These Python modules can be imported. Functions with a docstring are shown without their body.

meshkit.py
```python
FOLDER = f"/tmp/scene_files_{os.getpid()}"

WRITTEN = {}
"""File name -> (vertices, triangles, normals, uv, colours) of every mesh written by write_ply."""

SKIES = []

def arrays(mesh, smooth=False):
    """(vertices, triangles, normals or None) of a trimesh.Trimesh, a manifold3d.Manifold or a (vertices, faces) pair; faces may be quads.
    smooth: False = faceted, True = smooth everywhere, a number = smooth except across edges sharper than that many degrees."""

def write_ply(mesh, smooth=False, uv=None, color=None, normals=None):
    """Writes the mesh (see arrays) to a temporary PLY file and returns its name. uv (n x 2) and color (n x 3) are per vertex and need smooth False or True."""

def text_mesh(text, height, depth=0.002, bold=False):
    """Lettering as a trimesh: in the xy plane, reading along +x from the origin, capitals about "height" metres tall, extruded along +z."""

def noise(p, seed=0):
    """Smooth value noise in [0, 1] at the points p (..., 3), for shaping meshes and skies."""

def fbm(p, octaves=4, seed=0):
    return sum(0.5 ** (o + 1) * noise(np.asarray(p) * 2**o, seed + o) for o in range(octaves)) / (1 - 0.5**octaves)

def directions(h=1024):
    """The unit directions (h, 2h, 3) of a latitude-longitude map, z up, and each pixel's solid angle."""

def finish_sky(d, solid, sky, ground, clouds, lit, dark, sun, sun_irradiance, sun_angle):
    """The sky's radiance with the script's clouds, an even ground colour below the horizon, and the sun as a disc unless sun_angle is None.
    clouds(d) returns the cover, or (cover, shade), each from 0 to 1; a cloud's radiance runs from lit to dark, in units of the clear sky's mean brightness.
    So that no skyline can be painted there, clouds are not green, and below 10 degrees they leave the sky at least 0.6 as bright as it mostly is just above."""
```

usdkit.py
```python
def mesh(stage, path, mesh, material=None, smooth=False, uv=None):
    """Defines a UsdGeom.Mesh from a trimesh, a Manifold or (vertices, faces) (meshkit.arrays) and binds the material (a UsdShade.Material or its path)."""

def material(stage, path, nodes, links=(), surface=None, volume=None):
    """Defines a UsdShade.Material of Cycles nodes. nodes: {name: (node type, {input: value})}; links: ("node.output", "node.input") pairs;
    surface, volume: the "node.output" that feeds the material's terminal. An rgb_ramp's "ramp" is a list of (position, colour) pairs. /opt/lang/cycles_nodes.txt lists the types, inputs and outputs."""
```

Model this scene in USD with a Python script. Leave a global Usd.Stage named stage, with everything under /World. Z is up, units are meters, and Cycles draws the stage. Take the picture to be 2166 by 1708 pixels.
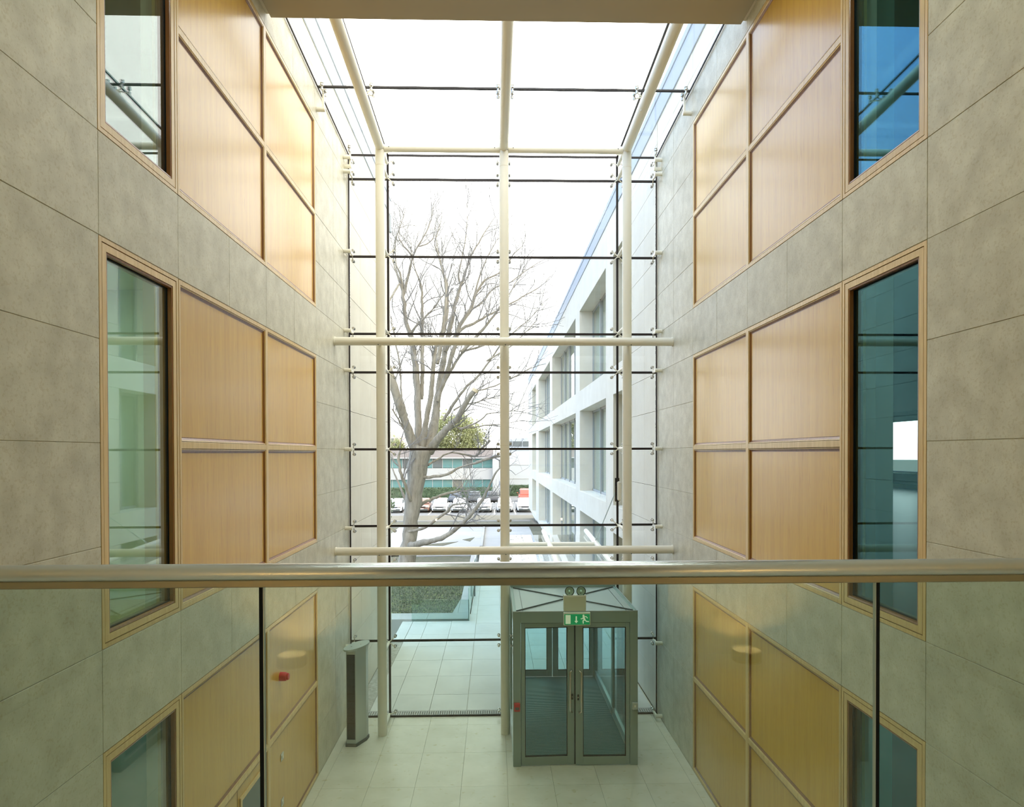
import math, random
import numpy as np, trimesh, usdkit, meshkit
from shapely.geometry import Polygon
from pxr import Usd, UsdGeom, UsdLux, UsdShade, Gf, Sdf

stage = Usd.Stage.CreateInMemory()
UsdGeom.SetStageUpAxis(stage, "Z")
UsdGeom.SetStageMetersPerUnit(stage, 1.0)
UsdGeom.Xform.Define(stage, "/World")
UsdGeom.Scope.Define(stage, "/World/Looks")
random.seed(7)
rng = np.random.default_rng(7)

# ------------------------------------------------------------------ camera
CX, CH = -0.1782, 4.89
F_PX, V0 = 1400.0, 972.97


def euler(yaw, pitch, roll):
    cz, sz, cx, sx, cy, sy = math.cos(yaw), math.sin(yaw), math.cos(pitch), math.sin(pitch), math.cos(roll), math.sin(roll)
    rz = np.array([[cz, -sz, 0], [sz, cz, 0], [0, 0, 1]])
    rx = np.array([[1, 0, 0], [0, cx, -sx], [0, sx, cx]])
    ry = np.array([[cy, 0, sy], [0, 1, 0], [-sy, 0, cy]])
    return rz @ rx @ ry


Q = euler(-0.02637529, -0.00994594, 0.0026373)
cam = UsdGeom.Camera.Define(stage, "/World/camera")
m = np.eye(4)
m[:3, 0], m[:3, 1], m[:3, 2], m[:3, 3] = Q[:, 0], Q[:, 2], -Q[:, 1], (CX, 0, CH)
cam.AddTransformOp().Set(Gf.Matrix4d(*m.T.ravel().tolist()))
FL = 36.0 * F_PX / 2166.0
cam.CreateFocalLengthAttr(FL)
cam.CreateHorizontalApertureAttr(36.0)
cam.CreateVerticalApertureAttr(36.0 * 1708 / 2166)
cam.CreateVerticalApertureOffsetAttr(FL * (V0 - 854.0) / F_PX)
cam.CreateHorizontalApertureOffsetAttr(0.0)
cam.CreateFStopAttr(0.0)
cam.CreateClippingRangeAttr(Gf.Vec2f(0.05, 2000))
cam.CreateExposureAttr(0.2)

# ------------------------------------------------------------------ sky: a bright winter haze in front and to the right, clearing to blue on the left
CLEAR = np.array([-0.866, 0.10, 0.42]); CLEAR = CLEAR / np.linalg.norm(CLEAR)
sky = usdkit.material(stage, "/World/Looks/sky", {
    "tc": ("texture_coordinate", {}),
    "nrm": ("vector_math", {"math_type": "normalize"}),
    "dot": ("vector_math", {"math_type": "dot_product", "vector2": CLEAR}),
    "cl": ("noise_texture", {"scale": 2.6, "detail": 5, "roughness": 0.55}),
    "cm": ("math", {"math_type": "multiply_add", "value2": 0.30, "value3": -0.15}),
    "sum": ("math", {"math_type": "add"}),
    "mask": ("map_range", {"range_type": "smoothstep", "from_min": 0.46, "from_max": 0.72, "to_min": 1.0, "to_max": 0.0, "clamp": True}),
    "sep": ("separate_xyz", {}),
    "hz": ("map_range", {"from_min": 0.0, "from_max": 0.35, "to_min": 0.6, "to_max": 0.0, "clamp": True}),
    "mx": ("math", {"math_type": "maximum"}),
    "mix": ("mix", {"color1": (0.95, 1.55, 2.6), "color2": (2.75, 2.70, 2.58)}),
    "up": ("math", {"math_type": "greater_than", "value2": -0.01}),
    "gnd": ("mix", {"color1": (0.28, 0.28, 0.25)}),
    "bg": ("background_shader", {"strength": 1.0}),
}, [("tc.generated", "nrm.vector1"), ("nrm.vector", "dot.vector1"), ("nrm.vector", "cl.vector"), ("cl.fac", "cm.value1"), ("dot.value", "sum.value1"),
    ("cm.value", "sum.value2"), ("sum.value", "mask.value"), ("nrm.vector", "sep.vector"), ("sep.z", "hz.value"), ("mask.result", "mx.value1"), ("hz.result", "mx.value2"),
    ("mx.value", "mix.fac"), ("sep.z", "up.value1"), ("up.value", "gnd.fac"), ("mix.color", "gnd.color2"), ("gnd.color", "bg.color")], surface="bg.background")
dome = UsdLux.DomeLight.Define(stage, "/World/sky_dome")
dome.CreateIntensityAttr(1.0)
UsdShade.MaterialBindingAPI.Apply(dome.GetPrim()).Bind(sky)


# ------------------------------------------------------------------ helpers
def look(name, nodes, links, surface):
    return usdkit.material(stage, "/World/Looks/" + name, nodes, links, surface=surface)


def plain(name, color, rough=0.5, metal=0.0, **kw):
    return look(name, {"p": ("principled_bsdf", {"base_color": color, "roughness": rough, "metallic": metal, **kw})}, [], "p.BSDF")


def mottled(name, c1, c2, scale=4.0, rough=0.5, stretch=(1, 1, 1), detail=5, speck=None, bump=0.0, bscale=60.0, vary=0.0, spec=0.5, metal=0.0, coat=0.0, lo=0.3, hi=0.7):
    nodes = {"g": ("geometry", {}), "map": ("mapping", {"scale": stretch}), "n": ("noise_texture", {"scale": scale, "detail": detail, "roughness": 0.6}),
             "r": ("rgb_ramp", {"ramp": [(lo, c1), (hi, c2)]}),
             "p": ("principled_bsdf", {"roughness": rough, "specular_ior_level": spec, "metallic": metal, "coat_weight": coat, "coat_roughness": 0.22, "coat_ior": 1.72})}
    links = [("g.position", "map.vector"), ("map.vector", "n.vector"), ("n.fac", "r.fac")]
    out = "r.color"
    if speck:
        nodes |= {"n2": ("noise_texture", {"scale": speck[0], "detail": 3}), "r2": ("rgb_ramp", {"ramp": [(0.0, (1, 1, 1)), (speck[1], (1, 1, 1)), (min(speck[1] + 0.1, 1.0), speck[2])]}),
                  "mu": ("mix", {"mix_type": "multiply", "fac": 1.0})}
        links += [("map.vector", "n2.vector"), ("n2.fac", "r2.fac"), (out, "mu.color1"), ("r2.color", "mu.color2")]
        out = "mu.color"
    if vary:
        nodes |= {"oi": ("object_info", {}), "vm": ("map_range", {"to_min": 1 - vary, "to_max": 1 + vary}), "hv": ("hsv", {})}
        links += [("oi.random", "vm.value"), ("vm.result", "hv.value"), (out, "hv.color")]
        out = "hv.color"
    links.append((out, "p.base_color"))
    if bump:
        nodes |= {"nb": ("noise_texture", {"scale": bscale, "detail": 4}), "b": ("bump", {"strength": bump, "distance": 0.004})}
        links += [("map.vector", "nb.vector"), ("nb.fac", "b.height"), ("b.normal", "p.normal")]
    return look(name, nodes, links, "p.BSDF")


def pane(name, tint, base=0.04, gloss=(1, 1, 1)):
    """window glass: transparent, mirroring by Schlick's law"""
    return look(name, {"lw": ("layer_weight", {"blend": 0.5}), "pw": ("math", {"math_type": "power", "value2": 5.0}),
                       "ma": ("math", {"math_type": "multiply_add", "value2": 1.0 - base, "value3": base, "use_clamp": True}),
                       "t": ("transparent_bsdf", {"color": tint}), "gl": ("glossy_bsdf", {"color": gloss, "roughness": 0.0}), "mix": ("mix_closure", {})},
                [("lw.facing", "pw.value1"), ("pw.value", "ma.value1"), ("ma.value", "mix.fac"), ("t.BSDF", "mix.closure1"), ("gl.BSDF", "mix.closure2")], "mix.closure")


def emit(name, color, strength):
    return look(name, {"e": ("emission", {"color": color, "strength": strength})}, [], "e.emission")


STONE = mottled("limestone", (0.46, 0.425, 0.315), (0.63, 0.595, 0.465), 4.5, 0.40, speck=(55, 0.54, (0.90, 0.87, 0.80)), bump=0.10, bscale=90, vary=0.03, spec=0.4, detail=8)
STONE_OUT = mottled("limestone_outdoors", (0.60, 0.545, 0.44), (0.66, 0.61, 0.505), 1.5, 0.6, vary=0.03, spec=0.3)
MORTAR = plain("joint_mortar", (0.60, 0.55, 0.43), 0.8)
WOOD = mottled("oak_veneer", (0.52, 0.265, 0.013), (0.66, 0.380, 0.034), 1.0, 0.40, stretch=(16, 16, 0.9), detail=8, speck=(4.0, 0.58, (0.86, 0.77, 0.62)), vary=0.04, spec=0.2, coat=0.8, lo=0.2, hi=0.8)
WOODF = mottled("oak_frame", (0.56, 0.355, 0.115), (0.70, 0.49, 0.20), 1.0, 0.38, stretch=(30, 30, 2.5), detail=5, vary=0.05, spec=0.5, coat=0.35)
BEAD = mottled("oak_moulding", (0.17, 0.058, 0.010), (0.27, 0.105, 0.02), 1.0, 0.35, stretch=(30, 30, 3.0), detail=4, spec=0.5, coat=0.3)
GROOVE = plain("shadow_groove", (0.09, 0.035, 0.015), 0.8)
WHITE = plain("white_paint", (0.80, 0.77, 0.66), 0.32)
STEELW = plain("cream_steel_paint", (0.80, 0.765, 0.64), 0.28, specular_ior_level=0.5)
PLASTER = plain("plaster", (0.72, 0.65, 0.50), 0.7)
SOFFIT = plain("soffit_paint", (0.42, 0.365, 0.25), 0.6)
ROOMW = plain("room_white", (0.72, 0.76, 0.66), 0.8)
ROOMG = plain("room_green", (0.10, 0.20, 0.16), 0.8)
ROOMB = plain("room_blue", (0.004, 0.055, 0.11), 0.7, specular_ior_level=0.2)
ROOMT = plain("room_teal", (0.008, 0.27, 0.235), 0.7)
CHROME = plain("stainless", (0.62, 0.60, 0.56), 0.22, 1.0)
RAIL = plain("brushed_rail", (0.60, 0.64, 0.66), 0.27, 1.0)
CHANNEL = plain("rail_channel", (0.33, 0.30, 0.21), 0.42, 0.6)
REFL = plain("lamp_reflector", (0.85, 0.82, 0.72), 0.3, 0.0)
SEAL = plain("black_silicone", (0.012, 0.006, 0.004), 0.5)
GLASS = pane("facade_glass", (0.985, 0.995, 0.99), 0.04)
GLASSB = pane("balustrade_glass", (0.825, 0.915, 0.872), 0.05)
GLASSW = pane("window_glass", (0.80, 0.93, 0.88), 0.125)
GLASSWR = pane("window_glass_solar", (0.72, 0.90, 0.90), 0.075, (0.38, 0.80, 1.0))
GLASSO = pane("office_pane", (0.88, 0.95, 0.92), 0.05)
GLASSL = pane("lobby_glass", (0.86, 0.96, 0.95), 0.04)
EDGE = plain("glass_edge", (0.45, 0.62, 0.58), 0.12, 0.3)
FLOORT = mottled("floor_limestone", (0.60, 0.565, 0.45), (0.70, 0.67, 0.56), 2.2, 0.24, speck=(9, 0.62, (0.86, 0.82, 0.70)), vary=0.03, spec=0.5)
PAVE = mottled("paving_stone", (0.52, 0.51, 0.475), (0.60, 0.59, 0.56), 1.3, 0.7, speck=(40, 0.62, (0.88, 0.87, 0.82)), vary=0.03)
GREY = plain("lobby_grey", (0.27, 0.35, 0.315), 0.42, 0.1)
GREYL = plain("lobby_roof_metal", (0.42, 0.45, 0.44), 0.45, 0.2)
DARKG = plain("dark_grey", (0.07, 0.08, 0.075), 0.5)
BLACK = plain("black", (0.006, 0.008, 0.010), 0.8, specular_ior_level=0.2)
ALU = plain("pale_aluminium", (0.47, 0.52, 0.49), 0.35, 0.4)
RED = plain("red_plastic", (0.55, 0.012, 0.015), 0.35)
CAPM = plain("parapet_zinc", (0.30, 0.335, 0.37), 0.5, 0.1)
SIGNG = look("exit_green", {"p": ("principled_bsdf", {"base_color": (0.0, 0.21, 0.07), "roughness": 0.4, "emission_color": (0.0, 0.30, 0.10), "emission_strength": 0.45})}, [], "p.BSDF")
SIGNW = look("exit_white", {"p": ("principled_bsdf", {"base_color": (0.75, 0.80, 0.62), "roughness": 0.4, "emission_color": (0.75, 0.80, 0.6), "emission_strength": 0.35})}, [], "p.BSDF")
BARK = mottled("bark", (0.16, 0.14, 0.105), (0.31, 0.28, 0.225), 1.0, 0.9, stretch=(9, 9, 2.0), detail=6, bump=0.6, bscale=3)
TWIG = plain("twig_bark", (0.20, 0.19, 0.18), 0.9)
CUTW = plain("cut_wood", (0.50, 0.42, 0.28), 0.9)
GRASS = mottled("turf", (0.06, 0.07, 0.035), (0.13, 0.11, 0.065), 5.0, 0.95, detail=8, lo=0.35, hi=0.65)
BLADE = plain("grass_blade", (0.075, 0.095, 0.05), 0.8)
GRAVEL = mottled("gravel", (0.10, 0.088, 0.055), (0.18, 0.155, 0.105), 7.0, 0.95, detail=8)
ASPHALT = mottled("asphalt", (0.15, 0.145, 0.14), (0.21, 0.205, 0.195), 2.0, 0.9, detail=6)
CONC = mottled("pale_concrete", (0.32, 0.315, 0.30), (0.38, 0.37, 0.36), 0.8, 0.75)
HEDGE = mottled("hedge_leaf", (0.055, 0.10, 0.05), (0.13, 0.18, 0.10), 3.0, 0.8)
LEAF = look("autumn_leaf", {"oi": ("geometry", {}), "r": ("rgb_ramp", {"ramp": [(0, (0.26, 0.27, 0.13)), (0.6, (0.36, 0.34, 0.17)), (1, (0.42, 0.28, 0.14))]}),
                            "d": ("diffuse_bsdf", {}), "t": ("translucent_bsdf", {}), "mix": ("mix_closure", {"fac": 0.4})},
            [("oi.random_per_island", "r.fac"), ("r.color", "d.color"), ("r.color", "t.color"), ("d.BSDF", "mix.closure1"), ("t.BSDF", "mix.closure2")], "mix.closure")
BLDW = plain("far_white_wall", (0.42, 0.415, 0.40), 0.7)
BLDR = plain("far_roof", (0.27, 0.235, 0.22), 0.8)
BLDG = plain("far_teal_glazing", (0.10, 0.22, 0.21), 0.15)
BLDD = plain("far_dark_glazing", (0.10, 0.115, 0.115), 0.15)
FRAMEG = plain("grey_window_frame", (0.34, 0.345, 0.33), 0.45, 0.2)
BLIND = mottled("window_blind", (0.40, 0.395, 0.30), (0.47, 0.465, 0.37), 1.0, 0.7, stretch=(1, 1, 22))
DARKROOM = plain("dark_interior", (0.05, 0.055, 0.05), 0.8)

COUNT, LOC = {}, {}
BOXF = None


def numbered(parent, name):
    k = COUNT.get((parent, name), 0)
    COUNT[(parent, name)] = k + 1
    return f"{parent}/{name}" + (f"_{k:03d}" if k else "")


def keys(prim, **kw):
    for k, v in kw.items():
        if v:
            prim.SetCustomDataByKey(k, v)


def thing(name, label, cat, loc=(0, 0, 0), group=None, kind=None):
    path = numbered("/World", name)
    x = UsdGeom.Xform.Define(stage, path)
    x.AddTranslateOp().Set(Gf.Vec3d(*map(float, loc)))
    keys(x.GetPrim(), label=label, category=cat, group=group, kind=kind)
    LOC[path] = np.array(loc, float)
    return path


def copy_of(src, label, cat, loc, group=None, rx=0.0, rz=0.0):
    name = src.rsplit("/", 1)[1].rstrip("0123456789").rstrip("_")
    path = numbered("/World", name)
    x = UsdGeom.Xform.Define(stage, path)
    x.GetPrim().GetReferences().AddInternalReference(src)
    x.ClearXformOpOrder()
    x.AddTranslateOp().Set(Gf.Vec3d(*map(float, loc)))
    if rz:
        x.AddRotateZOp().Set(rz)
    if rx:
        x.AddRotateXOp().Set(rx)
    x.GetPrim().SetInstanceable(True)
    keys(x.GetPrim(), label=label, category=cat, group=group)
    return path


def root_of(path):
    return "/".join(path.split("/")[:3])


class MB:
    def __init__(self):
        self.v, self.f, self.n = [], [], 0

    def add(self, v, f):
        v, f = np.asarray(v, float), np.asarray(f, int)
        if f.shape[1] == 4:
            f = np.vstack([f[:, [0, 1, 2]], f[:, [0, 2, 3]]])
        self.v.append(v); self.f.append(f + self.n); self.n += len(v)
        return self

    def tm(self, t, mat=None):
        t = t.copy()
        if mat is not None:
            t.apply_transform(mat)
        return self.add(t.vertices, t.faces)

    def box(self, x0, x1, y0, y1, z0, z1, ch=0.0):
        global BOXF
        x0, x1 = min(x0, x1), max(x0, x1); y0, y1 = min(y0, y1), max(y0, y1); z0, z1 = min(z0, z1), max(z0, z1)
        if ch <= 0:
            v = [(x, y, z) for x in (x0, x1) for y in (y0, y1) for z in (z0, z1)]
            return self.add(v, [(0, 1, 3, 2), (4, 6, 7, 5), (0, 4, 5, 1), (2, 3, 7, 6), (0, 2, 6, 4), (1, 5, 7, 3)])
        ch = min(ch, (x1 - x0) * 0.45, (y1 - y0) * 0.45, (z1 - z0) * 0.45)
        S = [(a, b, c, k) for a in (0, 1) for b in (0, 1) for c in (0, 1) for k in (0, 1, 2)]
        if BOXF is None:
            u = np.array([[(1 if s[i] else -1) * (1.0 if s[3] == i else 0.8) for i in range(3)] for s in S])
            h = trimesh.convex.convex_hull(u)
            idx = [int(np.argmin(((u - p) ** 2).sum(1))) for p in h.vertices]
            BOXF = np.array(idx)[h.faces]
        lo, hi = (x0, y0, z0), (x1, y1, z1)
        v = [[(hi[i] - (0 if s[3] == i else ch)) if s[i] else (lo[i] + (0 if s[3] == i else ch)) for i in range(3)] for s in S]
        return self.add(v, BOXF)

    def tube(self, pts, radii, n=12, caps=True):
        p = np.asarray(pts, float)
        r = np.broadcast_to(np.asarray(radii, float), (len(p),))
        t = np.gradient(p, axis=0); t /= np.linalg.norm(t, axis=1, keepdims=True) + 1e-12
        ref = np.array([0, 0, 1.0]) if abs(t[0][2]) < 0.9 else np.array([1.0, 0, 0])
        vs = []
        a = np.cross(t[0], ref); a /= np.linalg.norm(a)
        ang = np.arange(n) * 2 * np.pi / n
        for i in range(len(p)):
            a = a - t[i] * (a @ t[i]); a /= np.linalg.norm(a) + 1e-12
            b = np.cross(t[i], a)
            vs.append(p[i] + r[i] * (np.cos(ang)[:, None] * a + np.sin(ang)[:, None] * b))
        v = np.vstack(vs); f = []
        for i in range(len(p) - 1):
            for j in range(n):
                k = (j + 1) % n
                f += [(i * n + j, i * n + k, (i + 1) * n + k), (i * n + j, (i + 1) * n + k, (i + 1) * n + j)]
        if caps:
            c0, c1 = len(v), len(v) + 1
            v = np.vstack([v, p[0], p[-1]]); e = (len(p) - 1) * n
            for j in range(n):
                k = (j + 1) % n
                f += [(c0, k, j), (c1, e + j, e + k)]
        return self.add(v, f)

    def cyl(self, p0, p1, r0, r1=None, n=16):
        return self.tube([p0, p1], [r0, r0 if r1 is None else r1], n)

    def prism(self, poly, axis, a0, a1):
        """2-D polygon extruded along axis: x -> poly is (y,z); y -> (x,z); z -> (x,y)"""
        pg = poly if isinstance(poly, Polygon) else Polygon(poly)
        t = trimesh.creation.extrude_polygon(pg, a1 - a0, engine="earcut")
        v = np.array(t.vertices); u, w, h = v[:, 0], v[:, 1], v[:, 2] + a0
        q = {"x": np.c_[h, u, w], "y": np.c_[u, h, w], "z": np.c_[u, w, h]}[axis]
        return self.add(q, t.faces)

    def sphere(self, c, r, sub=2):
        t = trimesh.creation.icosphere(sub, 1.0)
        return self.add(np.array(t.vertices) * np.asarray(r, float) + np.asarray(c, float), t.faces)

    def build(self, name, mat, parent, smooth=False, kind=None, label=None):
        v, f = np.vstack(self.v), np.vstack(self.f)
        path = numbered(parent, name)
        v = v - LOC.get(root_of(parent), np.zeros(3))
        usdkit.mesh(stage, path, (v, f), mat, smooth=smooth)
        prim = stage.GetPrimAtPath(path)
        keys(prim, kind=kind, label=label)
        return path


def single(name, mb, mat, label, cat, smooth=False, group=None, kind=None):
    path = mb.build(name, mat, "/World", smooth)
    keys(stage.GetPrimAtPath(path), label=label, category=cat, group=group, kind=kind)
    return path


# ------------------------------------------------------------------ dimensions
W = 2.863
C = 0.7095                      # stone course
Y0, Y1, Y2, Y3, YG = 4.584, 5.719, 7.898, 10.077, 12.277
GROUPS = [(0.0, 4 * C, "ground floor"), (5 * C, 9 * C, "middle floor"), (10 * C, 14 * C, "top floor")]
CEIL = 10.08
YB = -2.4
WING = 17.2
SIDE = {-1: "left", 1: "right"}

# ------------------------------------------------------------------ floor
fl = thing("floor", "pale limestone tiled floor of the entrance hall", "floor", kind="structure")
MB().box(-W - 0.3, W + 0.3, YB, YG, -0.3, -0.022).build("screed", plain("floor_grout", (0.40, 0.37, 0.28), 0.8), fl)
ty = [YG - 0.012, 11.886] + [11.886 - 1.1055 * k for k in range(1, 9)]
tx = [-W] + [0.68 * k for k in range(-4, 5)] + [W]
for a, b in zip(ty[:-1], ty[1:]):
    for c, d in zip(tx[:-1], tx[1:]):
        MB().box(c + 0.0015, d - 0.0015, b + 0.0015, a - 0.0015, -0.022, rng.uniform(-0.0006, 0.0), 0.001).build("floor_tile", FLOORT, fl)
MB().box(-W, W, YB, ty[-1], -0.022, 0).build("screed_finish", FLOORT, fl)

# ------------------------------------------------------------------ side walls
ycols_in = [Y0 - 1.1 * k for k in range(0, 7)][::-1]
ycols_out = [Y3, 11.177, YG]


def stones(path, s, spans, rows, mat, gap=0.0021):
    for (a, b) in spans:
        for r in rows:
            z0, z1 = r * C, (r + 1) * C
            d = rng.uniform(-0.0008, 0.0008)
            MB().box(s * (W + d), s * (W + 0.07), a + gap, b - gap, z0 + gap, z1 - gap, 0.002).build("stone_panel", mat, path)


for s in (-1, 1):
    wl = thing("wall_" + SIDE[s], f"{SIDE[s]} wall of the hall clad in grey-beige limestone panels", "wall", kind="structure")
    core = MB()
    x0, x1, xf = s * (W + 0.066), s * (W + 0.30), s * (W + 0.005)
    core.box(xf, x1, YB, Y0, -0.1, 11.4)
    for z0, z1 in ((-0.1, 0), (4 * C, 5 * C), (9 * C, 10 * C), (14 * C, 11.4)):
        core.box(xf, x1, Y0, Y1, z0, z1).box(xf, x1, Y1, Y3, z0, z1)
    core.box(x0, x1, Y1, Y3, -0.1, 11.4)
    core.box(xf, x1, Y3, YG, -0.1, 11.4)
    core.build("wall_core", MORTAR, wl)
    stones(wl, s, list(zip(ycols_in[:-1], ycols_in[1:])), range(0, 16), STONE)
    stones(wl, s, [(Y0, Y1), (Y1, 6.81), (6.81, Y2), (Y2, 8.988), (8.988, Y3)], (4, 9, 14, 15), STONE)
    stones(wl, s, list(zip(ycols_out[:-1], ycols_out[1:])), range(0, 16), STONE)

# ------------------------------------------------------------------ oak windows and oak panelling
def ring(mb, s, o, do, i, di, back):
    """a picture-frame moulding on the wall of side s: outer rectangle o at depth do, inner rectangle i at depth di"""
    def loop(r, d):
        return [(s * (W + d), r[0], r[2]), (s * (W + d), r[1], r[2]), (s * (W + d), r[1], r[3]), (s * (W + d), r[0], r[3])]
    v = loop(o, do) + loop(i, di) + loop(i, back) + loop(o, back)
    f = []
    for a, b in ((0, 4), (4, 8), (8, 12), (12, 0)):
        for k in range(4):
            n = (k + 1) % 4
            f.append((a + k, a + n, b + n, b + k))
    mb.add(v, f)
    return mb


def inset(r, d):
    return (r[0] + d, r[1] - d, r[2] + d, r[3] - d)


wn = 0
for s in (-1, 1):
    for (zb, zt, fname) in GROUPS:
        wn += 1
        extra = {("left", "ground floor"): "dark teal glass low behind the balustrade", ("left", "middle floor"): "a pale green-white room behind its glass",
                 ("left", "top floor"): "white sky and a steel tube mirrored in its glass", ("right", "ground floor"): "dark navy and teal glass low behind the balustrade",
                 ("right", "middle floor"): "a dark blue room with a bright white window behind its glass", ("right", "top floor"): "blue sky and a steel tube mirrored in its glass"}[(SIDE[s], fname)]
        w = thing(f"window_{wn}", f"tall oak-framed window in the {SIDE[s]} wall, {extra}", "window", ((s * W), Y0, zb), kind="structure")
        o = (Y0 + 0.004, Y1 - 0.004, zb + 0.004, zt - 0.004)
        a = inset(o, 0.030); b = inset(a, 0.007); c = inset(b, 0.050); d = inset(c, 0.005); e = inset(d, 0.013)
        ring(MB(), s, o, 0.0, a, 0.0, 0.12).build("outer_frame", WOODF, w)
        ring(MB(), s, a, 0.016, b, 0.016, 0.12).build("frame_groove", GROOVE, w)
        ring(MB(), s, b, 0.002, c, 0.002, 0.16).build("sash_frame", WOODF, w)
        ring(MB(), s, c, 0.012, d, 0.012, 0.13).build("sash_groove", GROOVE, w)
        ring(MB(), s, d, 0.004, e, 0.008, 0.12).build("glazing_bead", BEAD, w)
        MB().box(s * (W + 0.045), s * (W + 0.057), e[0] - 0.01, e[1] + 0.01, e[2] - 0.01, e[3] + 0.01).build("glass_pane", GLASSWR if s > 0 else GLASSW, w)
        ring(MB(), s, inset(e, -0.004), 0.040, inset(e, 0.007), 0.040, 0.062).build("gasket", BLACK, w)
        # panelling
        p = thing("oak_panelling", f"oak wall panelling with four framed fields on the {SIDE[s]} wall, {fname}" + (", with switches" if (s, fname) == (-1, "ground floor") else ""),
                  "wall panelling", (s * W, Y1, zb))
        o = (Y1 + 0.004, Y3 - 0.002, zb + 0.004, zt - 0.004)
        zm = (zb + zt) / 2
        fw, rw, st = 0.042, 0.030, 0.040
        ym = Y2
        MB().box(s * W, s * (W + 0.06), o[0], o[1], o[3] - fw, o[3], 0.002).build("rail", WOODF, p)
        MB().box(s * W, s * (W + 0.06), o[0], o[1], o[2], o[2] + fw, 0.002).build("rail", WOODF, p)
        MB().box(s * (W + 0.0006), s * (W + 0.06), o[0] + 0.03, o[1] - 0.03, zm - rw, zm + rw, 0.002).build("rail", WOODF, p)
        for ya, yb in ((o[0], o[0] + 0.034), (ym - st, ym + st), (o[1] - 0.036, o[1])):
            MB().box(s * (W - 0.0006), s * (W + 0.06), ya, yb, o[2], o[3], 0.002).build("stile", WOODF, p)
        for ya, yb in ((o[0] + 0.034, ym - st), (ym + st, o[1] - 0.036)):
            for za, zc in ((o[2] + fw, zm - rw), (zm + rw, o[3] - fw)):
                r = (ya, yb, za, zc)
                r1 = inset(r, 0.004); r2 = inset(r1, 0.009); r3 = inset(r2, 0.019)
                pn = MB().box(s * (W + 0.024), s * (W + 0.06), ya, yb, za, zc).build("panel", WOOD, p)
                ring(MB(), s, r, 0.014, r1, 0.014, 0.05).build("groove", GROOVE, pn)
                ring(MB(), s, r1, 0.002, r2, 0.006, 0.05).build("bead", WOODF, pn)
                ring(ring(MB(), s, r2, 0.010, r3, 0.0236, 0.05), s, r3, 0.0232, inset(r3, 0.008), 0.0232, 0.05).build("moulding", BEAD, pn)
        if s < 0 and zb == 0:
            # framed vision panel in the door-sized lower left field
            r = (7.04, 7.74, 0.55, 1.24)
            q = ring(MB(), s, r, 0.008, inset(r, 0.045), 0.008, 0.05).build("vision_frame", WOODF, p)
            i = inset(r, 0.045)
            MB().box(s * (W + 0.018), s * (W + 0.03), i[0], i[1], i[2], i[3]).build("vision_glass", plain("vision_glass_dark", (0.03, 0.07, 0.075), 0.08), q)
            MB().box(s * (W + 0.022), s * (W + 0.05), 6.98, 6.986, 0.05, zm - 0.06).build("door_gap", GROOVE, p)

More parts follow.
